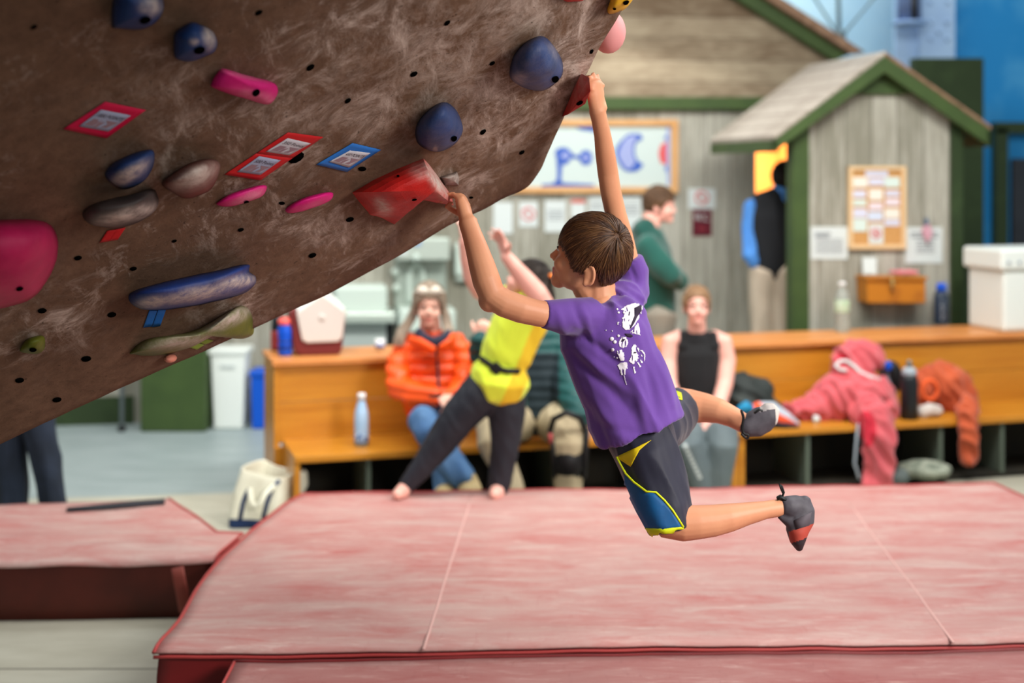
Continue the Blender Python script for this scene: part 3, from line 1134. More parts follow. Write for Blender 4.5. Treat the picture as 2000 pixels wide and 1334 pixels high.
def ublade(x, v):
    """position along the bench where picture column x meets depth v"""
    a = (x - 1000) / F
    s, c = Be.y, Be.x
    return (a * (B0.y + v * c) - B0.x + v * s) / (c - a * s)


n = NT('bench_pine')
g = n.noise(n.coord((1.2, 1.2, 16), (0, 0, -BA)), 1.6, 5, .6, .4)
k = n.node('ShaderNodeTexVoronoi', feature='DISTANCE_TO_EDGE')
n.link(n.coord((1, 1, 1.6)), k.inputs['Vector'])
k.inputs['Scale'].default_value = 2.2
vf = n.node('ShaderNodeTexVoronoi')
n.link(n.coord((.8, .8, 1.5), (0, 0, -BA)), vf.inputs['Vector'])
vf.inputs['Scale'].default_value = 2.6
c = n.mix(n.ramp(g, .3, .7), lin((178, 112, 28)), lin((200, 136, 42)))
c = n.mix(n.math('MULTIPLY', n.ramp(vf.outputs['Distance'], .075, .03), .55), c, lin((110, 62, 18)))
n.color(c)
n.b.inputs['Roughness'].default_value = .32
n.b.inputs['Specular IOR Level'].default_value = .4
m_bench = n.m
m_benchtop = mat('bench_top_pine', (200, 128, 66), (212, 142, 80), rough=.35, spec=.35, scale=2, stretch=(1.5, 8, 8))
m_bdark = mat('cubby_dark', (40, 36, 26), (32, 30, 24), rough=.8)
m_bdiv = mat('cubby_divider', (86, 96, 84), rough=.7)


def bench(label, u0, u1, divs, su0=None):
    su0 = u0 if su0 is None else su0
    r = thing('cubby_bench', label, 'bench', B((u0 + u1) / 2, .4, 0), 'pine cubby benches')
    mb = MB()
    bbox(mb, u0, u1, 0, .50, ZSEAT - .035, ZSEAT)
    obj('seat', mb, m_bench, r, smooth=False, bevel=.004)
    mb = MB()
    h = (ZSH - .03 - ZSEAT) / 2
    bbox(mb, su0 + .03, u1, .50, .525, ZSEAT - .02, ZSEAT + h - .0015)
    bbox(mb, su0 + .03, u1, .50, .525, ZSEAT + h + .0015, ZSH - .03)
    obj('back_panel', mb, m_bench, r, smooth=False, bevel=.003)
    mb = MB()
    bbox(mb, su0 - .01, u1, .47, .98, ZSH - .03, ZSH)
    obj('shelf', mb, m_benchtop, r, smooth=False, bevel=.004)
    mb = MB()
    bbox(mb, su0, su0 + .03, .49, .97, 0, ZSH - .03)
    bbox(mb, u0, u0 + .03, .01, .49, 0, ZSEAT - .035)
    bbox(mb, min(su0, u0), u0 + .03, .47, .50, 0, ZSEAT - .036)
    obj('end_panel', mb, m_bench, r, smooth=False, bevel=.003)
    mb = MB()
    bbox(mb, u1 - .05, u1, .01, .97, 0, ZSEAT - .035)
    bbox(mb, u1 - .03, u1, .53, .97, ZSEAT, ZSH - .03)
    obj('end_panel', mb, m_bench, r, smooth=False, bevel=.003)
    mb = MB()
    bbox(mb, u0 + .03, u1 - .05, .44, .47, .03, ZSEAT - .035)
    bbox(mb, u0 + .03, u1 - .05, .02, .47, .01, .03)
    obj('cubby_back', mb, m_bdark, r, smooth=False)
    for x in divs:
        mb = MB()
        u = ublade(x, .02)
        bbox(mb, u - .012, u + .012, .02, .44, .03, ZSEAT - .035)
        obj('divider', mb, m_bdiv, r, smooth=False)
    return r


UL = ublade(1446, .0)
bench('left pine cubby bench seating the woman in orange', 0, UL, (720, 905, 1090, 1270), -.05)
bench('right pine cubby bench heaped with jackets and bottles', UL + .004, 5.5, (1578, 1838, 1958), UL + .004)


def on_shelf(x, y, z=ZSH):
    return atz(x, y, z)


# ------------------------------------------------------------------ bottles, coolers and bins
def rot_to(M_loc, a=0.0):
    return Matrix.Translation(M_loc) @ Matrix.Rotation(a, 4, 'Z')


def bottle(name, label, x, y0, y1, z, parts, group='drink bottles'):
    """parts: (part name, material, [(radius px, height fraction)])"""
    p = atz(x, y0, z)
    s = p.y / F
    H = (y0 - y1) * s
    r = thing(name, label, 'bottle', p, group)
    for nm, m, prof in parts:
        obj(nm, MB().lathe([(a * s, b * H) for a, b in prof], Matrix.Translation(p), 22), m, r)
    return r, p, s, H


m_sky = mat('bottle_powder_blue', (150, 188, 224), (176, 206, 232), rough=.35, scale=6)
m_capw = mat('bottle_cap_white', (226, 228, 228), rough=.4)
m_cobalt = mat('bottle_cobalt', (14, 80, 200), rough=.35)
m_coral = mat('bottle_lid_coral', (236, 96, 88), rough=.4)
m_bbody = mat('bottle_black', (26, 30, 34), rough=.35)
m_bgrey = mat('bottle_grey_label', (150, 160, 168), rough=.5)
bottle('water_bottle', 'slim powder blue flask standing on the bench seat', 706, 870, 768, ZSEAT + .001,
       [('body', m_sky, [(11, 0), (13.5, .02), (14, .1), (14, .55), (12.5, .66), (9, .78), (7.5, .84), (7.5, .87)]), ('cap', m_capw, [(8, .87), (8, .98), (6.5, 1.0)]),
        ('base_band', mat('bottle_navy_print', (70, 104, 160), (180, 206, 230), rough=.4, scale=60, lo=.45, hi=.55), [(13.8, .03), (14.3, .1), (14.3, .2), (13.9, .26)])])
bottle('water_bottle', 'blue squeeze bottle with coral lid beside the cooler', 557, 694, 620, ZSH + .001,
       [('body', m_cobalt, [(12, 0), (14, .05), (14, .3), (13, .42), (14.5, .55), (15, .68), (13, .76), (13, .82)]), ('lid', m_coral, [(14, .82), (14, .9), (12, .96), (6, 1.0)]), ('print', mat('bottle_print', (20, 40, 110), rough=.5), [(14.0, .18), (14.25, .2), (13.5, .38), (13.2, .4)])])
bottle('water_bottle', 'black and red flask behind the blue squeeze bottle', 541, 684, 596, ZSH + .001,
       [('body', m_bbody, [(11, 0), (12, .03), (12, .55), (11, .62), (11, .8)]), ('sleeve', mat('bottle_wine', (150, 56, 56), rough=.5), [(12.2, .04), (12.4, .06), (12.4, .4), (12.2, .44)]), ('lid', m_capw, [(12, .8), (12, .9), (8, .98), (5, 1.0)])])
# cooler
p = atz(619, 694, ZSH + .001)
s = p.y / F
root = thing('picnic_cooler', 'maroon picnic cooler with white tent lid on the bench end', 'cooler', p)
cd = V((-.22, .975, 0)).normalized()
ce = V((cd.y, -cd.x, 0))


def cl(xp, yp, d=0.0):
    return p + ce * ((xp - 619) * s) + V((0, 0, (694 - yp) * s)) + cd * d


m_maroon = mat('cooler_maroon', (104, 36, 34), rough=.4)
m_cool = mat('cooler_white', (206, 198, 190), rough=.45)
body = [(586, 694), (662, 694), (668, 684), (676, 612), (673, 605), (566, 605), (567, 620), (575, 684)]
obj('body', MB().prism([cl(x, y) for x, y in body], cd * .30), m_maroon, root, smooth=False, bevel=.008)
lid = [(577, 612), (580, 607), (627, 562), (634, 562), (674, 604), (674, 612)]
obj('lid', MB().prism([cl(x, y, -.004) for x, y in lid], cd * .308), m_white, root, smooth=False, bevel=.01)
fp = [(579, 610), (629, 575), (675, 610), (668, 660), (660, 668), (600, 669), (590, 664)]
obj('front_panel', MB().prism([cl(x, y, -.014) for x, y in fp], cd * .016), m_cool, root, smooth=False, bevel=.006)
obj('button', MB().ell(cl(627, 620, -.014), (.022, .008, .022)), m_cool, root)
# small cup
p = atz(742, 686, ZSH + .001)
r = thing('paper_cup', 'small white and blue paper cup beside the woman in orange', 'cup', p)
obj('cup', MB().lathe([(.022, 0), (.030, .07), (.028, .07), (.02, .005)], Matrix.Translation(p)), m_capw, r)
obj('print', MB().lathe([(.0262, .02), (.0292, .045)], Matrix.Translation(p)), mat('cup_blue', (120, 140, 190), rough=.6), r)

# shelf bottles on the right bench
m_clear = mat('clear_plastic', (226, 232, 226), rough=.08, trans=.75)
bottle('water_bottle', 'clear plastic water bottle standing on the right shelf', 1645, 648, 551, ZSH + .001,
       [('body', m_clear, [(13, 0), (14, .03), (14, .62), (13, .7), (9, .84), (5.5, .9), (5.5, .93)]), ('cap', m_capw, [(6.5, .93), (6.5, 1.0)]),
        ('label', mat('bottle_paper_label', (196, 210, 196), (150, 180, 130), rough=.5, scale=30), [(14.1, .40), (14.4, .41), (14.4, .62), (14.1, .63)])])
r_, p_, s_, H_ = bottle('water_bottle', 'dark bottle with royal blue cap at the right shelf end', 1838, 633, 553, ZSH + .001,
       [('body', mat('bottle_smoke', (44, 56, 72), rough=.25), [(13, 0), (14.5, .03), (14.5, .7), (12, .76), (9, .80)]), ('cap', m_cobalt, [(9.5, .80), (9.5, .94), (7, 1.0)])])
obj('loop', MB().tube([p_ + V((.03 + .012 * math.sin(a), 0, H_ * .86 + .05 * math.cos(a))) for a in [k * .45 for k in range(10)]], [.004] * 10, 6), mat('loop_blue', (120, 150, 200), rough=.4), r_)
mb = MB()
for k in range(6):
    mb.box(p_ + V((-.008 + (k % 2) * .004, -14.9 * s_, H_ * (.15 + .08 * k))), (.016 - .004 * (k % 3), .003, .010))
obj('print', mb, m_bgrey, r_, smooth=False)
bottle('water_bottle', 'tall black bottle with steel spout on the right bench seat', 1776, 818, 703, ZSEAT + .001,
       [('body', m_bbody, [(15, 0), (17, .02), (17, .62), (16, .7), (13, .74)]), ('collar', m_bgrey, [(14, .74), (14.5, .78), (13, .84), (8, .88)]), ('spout', mat('spout_steel', (120, 130, 128), rough=.3, metal=.6), [(5, .88), (5, .97), (3, 1.0)])])
# white chest cooler
u = ublade(1962, .52)
r = thing('chest_cooler', 'big white chest cooler at the right end of the shelf', 'cooler', B(u + .3, .72, ZSH))
mb = MB()
k0 = (B(u, .52, 0).y) / F
hz_ = (638 - 475) * k0
bbox(mb, u + .01, u + .62, .54, .94, ZSH + .002, ZSH + hz_ * .74)
obj('body', mb, m_white, r, smooth=False, bevel=.02)
mb = MB()
bbox(mb, u - .02, u + .65, .52, .96, ZSH + hz_ * .74, ZSH + hz_)
obj('lid', mb, m_white, r, smooth=False, bevel=.02)
for du in (.03, .11):
    obj('latch', MB().ell(B(u + du, .517, ZSH + hz_ * .84), .012), m_bgrey, r)

# bins at the left and the green block behind them
p = atz(444, 840, 0)
s = p.y / F
r = thing('waste_bin', 'tall white waste bin between green block and blue bin', 'bin', p)
ww = lambda a, y: (a - 444) * s


def frus(mb, c, w0, d0, w1, d1, h0, h1):
    vs = [c + V((sx * w0 / 2, sy * d0 / 2, h0)) for sx, sy in ((-1, -1), (1, -1), (1, 1), (-1, 1))]
    vs += [c + V((sx * w1 / 2, sy * d1 / 2, h1)) for sx, sy in ((-1, -1), (1, -1), (1, 1), (-1, 1))]
    return mb.add(vs, [(3, 2, 1, 0), (4, 5, 6, 7), (0, 1, 5, 4), (1, 2, 6, 5), (2, 3, 7, 6), (3, 0, 4, 7)])


H = (840 - 682) * s
obj('bucket', frus(MB(), p + V((0, .13, 0)), 56 * s, .20, 68 * s, .23, .002, H * .94), m_white, r, smooth=False, bevel=.012)
obj('rim', frus(MB(), p + V((0, .13, 0)), 77 * s, .26, 77 * s, .26, H * .93, H), m_white, r, smooth=False, bevel=.008)
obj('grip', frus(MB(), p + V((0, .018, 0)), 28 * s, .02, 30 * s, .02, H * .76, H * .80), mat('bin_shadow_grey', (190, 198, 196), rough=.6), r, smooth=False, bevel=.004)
p = atz(500, 840, 0)
s = p.y / F
r = thing('recycling_bin', 'royal blue recycling bin left of the pine bench', 'bin', p)
H = (840 - 726) * s
m_rb = mat('bin_blue', (10, 84, 196), rough=.45)
obj('bucket', frus(MB(), p + V((.03, .13, 0)), 36 * s, .20, 40 * s, .23, .002, H * .93), m_rb, r, smooth=False, bevel=.01)
obj('rim', frus(MB(), p + V((.03, .13, 0)), 44 * s, .26, 44 * s, .26, H * .92, H), m_rb, r, smooth=False, bevel=.006)
p = atz(338, 844, 0)
s = p.y / F
o = obj('plinth_block', MB().box(p + V((0, .12, (844 - 640) * s / 2 + .001)), (128 * s, .24, (844 - 640) * s)), m_green, smooth=False, bevel=.01)
tag(o, 'green painted block standing by the wall behind the boulder', 'block')
p = atz(238, 842, 0)
r = thing('stand_pole', 'thin grey metal pole in front of the green plinth', 'pole', p)
obj('pole', MB().tube([p + V((0, 0, .02)), p + V((0, 0, 1.1))], [.016, .016]), mat('pole_grey', (96, 104, 106), rough=.4, metal=.4), r)
obj('foot', MB().lathe([(.03, 0), (.03, .03), (.018, .04)], Matrix.Translation(p)), m_black, r)

# canvas tote
p = atz(520, 1030, 0)
r = thing('tote_bag', 'cream canvas tote bag with navy base on the floor', 'bag', p)
m_canvas = mat('canvas_cream', (226, 224, 204), (212, 208, 186), rough=.85, scale=9, bump=.3, bscale=60)
m_navy = mat('canvas_navy', (34, 54, 92), rough=.8)


def tw(x, y, d=0.0):
    q = P(x, y, p.y + d)
    return q


front = [[(448, 1031), (480, 1031), (513, 1029), (540, 1026)], [(449, 1012), (480, 1014), (515, 1016), (543, 1014)], [(455, 975), (485, 985), (520, 990), (552, 988)], [(466, 935), (492, 942), (525, 950), (558, 950)], [(472, 914), (497, 924), (528, 932), (556, 932)]]
rows = [[tw(x, y, -.03 * math.sin(math.pi * i / 3) + .05 * j / 4) for i, (x, y) in enumerate(rw)] for j, rw in enumerate(front)]
rear = [[tw(x + 42 - j * 1, y - 8 - 2 * j, .20 + .02 * j) for i, (x, y) in enumerate(reversed(rw))] for j, rw in enumerate(front)]
sub = lambda rws: [[V(q) for q in catmull(rw, 4)] for rw in rws]
ring = [catmull(list(a) + list(b), 4, True) for a, b in zip(rows, rear)]
cols = list(zip(*ring))
cols = [catmull([tuple(q) for q in c_], 4) for c_ in cols]
ring = [[c_[i] for c_ in cols] for i in range(len(cols[0]))]
ring = [[q + V((.006 * noise.noise(q * 9), .012 * noise.noise(q * 7 + V((3, 0, 0))), 0)) for q in rw] for rw in ring]
mb = MB().grid(ring, close=True)
L = len(ring[0])
mb.f.append(tuple(range(L)))
mb.mi.append(0)
me = mb.mesh()
choose(me, lambda c_, n_: 1 if px(c_)[1] > 1012 + (px(c_)[0] - 448) * .02 - (c_.y - p.y) * 30 else 0)
tote = link('bag_body', me, [m_canvas, m_navy], r, solid=.008)
TT = bvh(me)
for pl in ([(469, 1014), (474, 985), (480, 968), (487, 955)], [(514, 1014), (521, 985), (531, 955), (545, 938)]):
    q = [cast(TT, x, y, .006) for x, y in pl]
    q = [a for a in q if a is not None]
    obj('handle_strap', MB().tube(q, [(.012, .003)] * len(q), 6, up=(0, -1, .2), rnd=False), m_navy, r)
h = [tw(488, 955, .0), tw(490, 975, -.05), tw(498, 990, -.07), tw(510, 982, -.07), tw(518, 965, -.05), tw(536, 948, .0)]
h = catmull([tuple(a) for a in h], 4)
obj('handle', MB().tube(h, [(.014, .005)] * len(h), 8, up=(0, -1, .2)), m_canvas, r)
fl_ = [tw(556, 932, .06), tw(575, 920, .10), tw(598, 923, .14), tw(600, 950, .16), tw(590, 968, .14), tw(560, 985, .05)]
obj('side_gusset', MB().prism(fl_, (0, .05, 0)), m_canvas, r, bevel=.01)

# ------------------------------------------------------------------ fountain, dispenser, boards and notices on the wall
def wall_box(mb, x0, x1, y0, y1, d, mi=0, off=.002):
    return mb.prism([wp(x0, y1, off), wp(x1, y1, off), wp(x1, y0, off), wp(x0, y0, off)], Wn * d, mi)


m_ss = mat('fountain_steel', (176, 188, 178), rough=.35, metal=.25)
m_ssd = mat('fountain_panel', (150, 162, 152), rough=.4, metal=.2)
m_fwhite = mat('fountain_white', (190, 204, 194), rough=.4)
r = thing('drinking_fountain', 'pale drinking fountain on the wall behind the cooler', 'fountain', wp(700, 640, .1))
obj('apron', wall_box(MB(), 650, 752, 552, 612, .26), m_fwhite, r, smooth=False, bevel=.03)
obj('basin', wall_box(MB(), 642, 766, 600, 622, .36), m_ss, r, smooth=False, bevel=.02)
obj('cabinet', wall_box(MB(), 660, 750, 620, 690, .24), mat('fountain_grey', (160, 170, 166), rough=.5), r, smooth=False, bevel=.01)
obj('kick_gap', wall_box(MB(), 750, 765, 622, 690, .14), m_dark, r, smooth=False)
r = thing('bottle_filler', 'grey bottle filling station behind the woman in orange', 'water station', wp(818, 600, .1))
obj('back_plate', wall_box(MB(), 770, 870, 492, 610, .06), m_ssd, r, smooth=False, bevel=.01)
obj('hood', wall_box(MB(), 770, 872, 462, 505, .22), m_ss, r, smooth=False, bevel=.012)
obj('basin', wall_box(MB(), 772, 880, 596, 640, .32), m_fwhite, r, smooth=False, bevel=.02)
arch = [wp(800, 588, .075), wp(799, 545, .075), wp(804, 524, .075), wp(813, 517, .075), wp(822, 524, .075), wp(826, 545, .075), wp(826, 588, .075)]
obj('arch', MB().tube(catmull([tuple(a) for a in arch], 4), [.02] * 25, 8), m_fwhite, r)
for x, y in ((772, 531), (774, 563), (813, 503)):
    obj('button', MB().ell(wp(x, y, .07 if y > 510 else .23), .03), m_fwhite, r)
obj('sticker', wall_box(MB(), 798, 822, 466, 480, .004, off=.226), mat('sticker_blue', (130, 160, 200), rough=.5), r, smooth=False)
obj('sticker', wall_box(MB(), 772, 794, 480, 498, .004, off=.226), m_paper, r, smooth=False)
r = thing('towel_dispenser', 'white towel dispenser on the planks left of the girl in yellow', 'dispenser', wp(900, 510, .05))
obj('body', wall_box(MB(), 886, 922, 474, 536, .10), m_fwhite, r, smooth=False, bevel=.015)
obj('chin', wall_box(MB(), 888, 920, 534, 548, .07), m_ss, r, smooth=False, bevel=.01)

# framed gym map
m_frame = mat('light_wood_frame', (196, 146, 92), (206, 160, 108), rough=.5, scale=5)
m_board = mat('map_white', (192, 206, 202), rough=.35)
m_mblue = mat('map_blue', (58, 92, 176), rough=.5)
m_mpale = mat('map_lilac', (150, 160, 204), rough=.5)
m_mred = mat('map_red', (206, 90, 92), rough=.5)
r = thing('framed_map', 'wide wood framed map with blue wall outlines on the planks', 'map', wp(1170, 300, .03))
X0, X1, Y0, Y1 = 1000, 1322, 236, 377
obj('panel', wall_box(MB(), X0, X1, Y0, Y1, .02), m_board, r, smooth=False)
mb = MB()
wall_box(mb, X0 - 4, X1, Y0 - 2, Y0 + 10, .045)
wall_box(mb, X0 - 4, X1, Y1 - 12, Y1, .045)
wall_box(mb, X1 - 13, X1, Y0, Y1, .044)
wall_box(mb, X0 - 4, X0 + 9, Y0, Y1, .044)
obj('frame', mb, m_frame, r, smooth=False)


def wflat(name, polys, m, root, off=.024, d=.002):
    mb = MB()
    for pl in polys:
        mb.prism([wp(x, y, off) for x, y in pl], Wn * d)
    return obj(name, mb, m, root, smooth=False)


sm = lambda pl, k=4: [(q.x, q.y) for q in catmull(pl, k, True)]
wflat('wall_outline', [sm([(1084, 300), (1090, 290), (1104, 288), (1115, 296), (1121, 305), (1114, 312), (1106, 321), (1094, 320)]), ellpts(1144, 308, 13, 15, 0, 14),
                       [(1086, 306), (1098, 324), (1096, 352), (1102, 360), (1078, 360), (1088, 350), (1088, 330)], [(1118, 302), (1132, 304), (1132, 311), (1118, 309)],
                       [(1120, 245), (1185, 245), (1180, 254), (1160, 257), (1134, 254)], [(1058, 360), (1104, 357), (1160, 360), (1160, 364), (1058, 364)]], m_mblue, r)
wflat('wall_outline', [sm([(1216, 272), (1228, 262), (1250, 262), (1254, 272), (1242, 280), (1240, 300), (1246, 314), (1256, 322), (1244, 334), (1222, 334), (1208, 318), (1202, 300), (1206, 284)])], m_mblue, r)
wflat('inner_area', [sm([(1218, 276), (1230, 266), (1246, 268), (1238, 278), (1236, 300), (1240, 318), (1226, 330), (1214, 316), (1208, 300)])], m_mpale, r, .0265)
wflat('pale_area', [ellpts(1104, 304, 8, 6, 0, 10), ellpts(1144, 308, 7, 5, 0, 10)], m_mpale, r, .0265)
wflat('red_area', [[(1290, 284), (1302, 276), (1306, 300), (1302, 322), (1290, 318), (1286, 300)]], m_mred, r)
wflat('blue_area', [[(1298, 266), (1308, 262), (1308, 276), (1298, 274)], [(1298, 326), (1308, 318), (1308, 338), (1299, 334)]], m_mblue, r)
wflat('edge_line', [[(1302, 246), (1308, 246), (1308, 362), (1303, 362)]], m_mpale, r, .0255)


def notice(label, x0, x1, y0, y1, lines=(), head=None, ring=None, base=None, cat='notice', group='notices pinned to the plank wall', box=None, off=.0025):
    f = box or wp
    nrm = Wn if box is None else Hn
    q = lambda x, y, o=0.0: f(x, y, off + o)
    o = obj('notice', MB().prism([q(x0, y1), q(x1, y1), q(x1, y0), q(x0, y0)], nrm * .003), base or m_paper, smooth=False)
    tag(o, label, cat, group)
    if lines:
        mb = MB()
        for (a, b, y, h) in lines:
            mb.prism([q(x0 + (x1 - x0) * a, y0 + (y1 - y0) * (y + h), .0032), q(x0 + (x1 - x0) * b, y0 + (y1 - y0) * (y + h), .0032), q(x0 + (x1 - x0) * b, y0 + (y1 - y0) * y, .0032), q(x0 + (x1 - x0) * a, y0 + (y1 - y0) * y, .0032)], nrm * .001)
        obj('text_lines', mb, m_ink, o, smooth=False)
    if head:
        obj('header', MB().prism([q(x0, y0 + (y1 - y0) * head[0], .0032), q(x1, y0 + (y1 - y0) * head[0], .0032), q(x1, y0, .0032), q(x0, y0, .0032)], nrm * .001), head[1], o, smooth=False)
    if ring:
        cx, cy, rr = ring
        pts = [q(cx + rr * math.cos(a), cy + rr * math.sin(a), .004) for a in [k * math.pi / 10 for k in range(21)]]
        mb = MB().tube(pts, [.007] * 21, 6, cap=False)
        mb.tube([q(cx - rr * .7, cy - rr * .7, .004), q(cx + rr * .7, cy + rr * .7, .004)], [.006, .006], 6)
        obj('ban_symbol', mb, mat('sign_red', (206, 110, 112), rough=.6), o)
    return o


TL = [(.12, .88, .14 + .09 * k, .03) for k in range(8)]
notice('blank white notice under the left end of the framed map', 964, 1001, 395, 456, TL[:0])
notice('white notice with a red ban ring under the framed map', 1014, 1050, 394, 443, (), None, (1032, 418, 12))
notice('white notice between the ban ring notice and the red-headed notice', 1064, 1105, 391, 453, TL[2:6])
notice('small notice with a red header just above the boy\'s hair', 1115, 1143, 389, 425, (), (.22, mat('notice_red', (198, 92, 80), rough=.6)))
notice('white notice just left of the boy\'s upper arm', 1150, 1180, 384, 440, TL[1:4])
notice('white notice between the boy\'s arm and the man in green', 1210, 1252, 384, 450, TL[1:5])
o = notice('white no-entry style sign above the maroon sign', 1344, 1397, 368, 408, (), None, (1371, 386, 12), cat='sign', group='signs on the planks')
o = notice('maroon sign with pale lettering on the planks', 1352, 1390, 408, 461, (), None, None, mat('sign_maroon', (96, 24, 40), rough=.5), cat='sign', group='signs on the planks')
text_on('lettering', 'W.C.', lambda u, v: wp(1371 + u * 30, 424 - v * 16, .0065), m_paper, o)
text_on('lettering', 'TOILET', lambda u, v: wp(1371 + u * 16, 447 - v * 5, .0065), m_mred, o)

# cork board and its cards on the hut
hb = lambda x, y, o=0.0: hp(x, y, o)
m_cork = mat('cork', (198, 150, 92), (184, 136, 80), rough=.9, scale=60)
r = thing('cork_board', 'wood framed cork board full of cards on the hut', 'board', hp(1710, 400, .02))


def hbox(mb, x0, x1, y0, y1, d, off=.002):
    return mb.prism([hp(x0, y1, off), hp(x1, y1, off), hp(x1, y0, off), hp(x0, y0, off)], Hn * d)


obj('panel', hbox(MB(), 1657, 1765, 327, 484, .015), m_cork, r, smooth=False)
mb = MB()
hbox(mb, 1655, 1766, 325, 332, .032)
hbox(mb, 1655, 1766, 477, 486, .032)
hbox(mb, 1655, 1662, 327, 484, .031)
hbox(mb, 1758, 1766, 327, 484, .031)
obj('frame', mb, mat('pale_wood_frame', (216, 184, 140), rough=.5), r, smooth=False)
CARDS = [(1690, 1734, 332, 345, 'lilac'), (1665, 1695, 346, 366, 'cream'), (1697, 1726, 348, 362, 'lilac'), (1727, 1757, 346, 366, 'mint'), (1665, 1691, 372, 386, 'lilac'), (1697, 1724, 369, 391, 'cream'),
         (1729, 1757, 372, 383, 'lilac'), (1665, 1692, 390, 402, 'mint'), (1729, 1757, 387, 402, 'pink'), (1697, 1724, 396, 410, 'pink'), (1665, 1693, 407, 425, 'lilac'), (1695, 1724, 413, 431, 'blue'), (1727, 1757, 407, 427, 'cream'), (1665, 1693, 427, 452, 'mint'), (1727, 1757, 429, 441, 'lilac')]
cm = {'lilac': (202, 204, 220), 'cream': (220, 216, 204), 'mint': (200, 216, 208), 'pink': (216, 204, 210), 'blue': (196, 206, 222)}
ORD = ['topmost', 'second from the top', 'third from the top', 'fourth from the top', 'fifth from the top', 'sixth from the top', 'seventh from the top']
col_of = lambda x0: 'left' if x0 < 1680 else ('middle' if x0 < 1715 else 'right')
for i, (x0, x1, y0, y1, k) in enumerate(CARDS):
    rank = sorted(c[2] for c in CARDS if col_of(c[0]) == col_of(x0)).index(y0)
    notice('%s card, %s in the %s column of the cork board' % (k, ORD[rank], col_of(x0)), x0, x1, y0, y1, (), None, None, mat('card_' + k, cm[k], rough=.8), 'card', 'cards on the cork board', hb, .0185)
notice('white card with red ban ring low on the cork board', 1697, 1725, 437, 476, (), None, (1711, 456, 8), None, 'card', 'cards on the cork board', hb, .0185)
notice('white sheet of grey lines left of the cork board', 1583, 1655, 443, 506, [(.12, .55, .18, .06), (.12, .5, .27, .06)] + [(.14, .88, .38 + .07 * k, .025) for k in range(7)], None, None, None, 'notice', 'notices on the hut', hb)
notice('white sheet behind the little flag right of the cork board', 1768, 1840, 444, 514, [(.15, .9, .14, .05), (.15, .9, .24, .05)] + [(.3, .8, .36 + .08 * k, .03) for k in range(5)], None, None, None, 'notice', 'notices on the hut', hb)
# little flag
fp0 = hp(1810, 455, .03)
r = thing('stick_flag', 'tiny blue and pink striped flag over the white sheet', 'flag', fp0)
sw = lambda pl, o: MB().prism([hp(x, y, o) for x, y in pl], Hn * .006)
obj('stripes', sw([(1803, 442), (1812, 434), (1822, 452), (1818, 464), (1810, 474), (1800, 452)], .02), mat('flag_pink', (206, 176, 190), (190, 120, 130), rough=.7, scale=40, stretch=(6, 1, 1)), r, smooth=False)
obj('canton', sw([(1805, 428), (1811, 425), (1814, 436), (1807, 442)], .022), mat('flag_blue', (84, 104, 128), rough=.7), r, smooth=False)
obj('stick', MB().tube([hp(1809, 424, .02), hp(1812, 480, .02)], [.004, .004], 6), m_ink, r)
# wooden drop box
r = thing('drop_box', 'small varnished wooden box with hasp mounted below the cork board', 'box', hp(1730, 585, .1))
m_box = mat('drop_box_wood', (178, 112, 30), (150, 88, 26), rough=.45, scale=7, lo=.55, hi=.75)
obj('box_body', MB().prism([hp(1675, 588, .002), hp(1786, 588, .002), hp(1786, 540, .002), hp(1672, 540, .002)], Hn * .16), m_box, r, smooth=False, bevel=.006)
obj('box_lid', MB().prism([hp(1670, 543, .002), hp(1788, 543, .002), hp(1788, 537, .002), hp(1670, 537, .002)], Hn * .18), m_box, r, smooth=False, bevel=.004)
lk = hp(1743, 551, .19)
obj('hasp', MB().box(lk, (.022, .008, .05)), mat('brass', (190, 170, 110), rough=.35, metal=.7), r, smooth=False, bevel=.003)
obj('padlock', MB().box(lk + V((0, 0, -.05)), (.02, .014, .03)), mat('lock_brown', (110, 80, 50), rough=.4, metal=.5), r, smooth=False, bevel=.003)
q = hp(1698, 537, .06)
o = obj('card_stack', MB().box(q + V((0, 0, .062)), (.095, .012, .115), Matrix.Rotation(-.12, 3, 'X')), m_paper, smooth=False)
tag(o, 'upright white card on the wooden drop box', 'card')
q = hp(1765, 534, .09)
o = obj('paper_bundle', MB().box(q + V((0, 0, .010)), (.16, .12, .02), RB), mat('paper_pink', (230, 116, 130), (220, 150, 150), rough=.8, scale=14), smooth=False, bevel=.006)
tag(o, 'pink papers lying on the wooden drop box lid', 'paper')
# ------------------------------------------------------------------ people: shared shapes
def frame(fwd, up):
    f = V(fwd).normalized()
    u = V(up)
    u = (u - f * u.dot(f)).normalized()
    l = u.cross(f)                      # the person's left
    return f, u, l


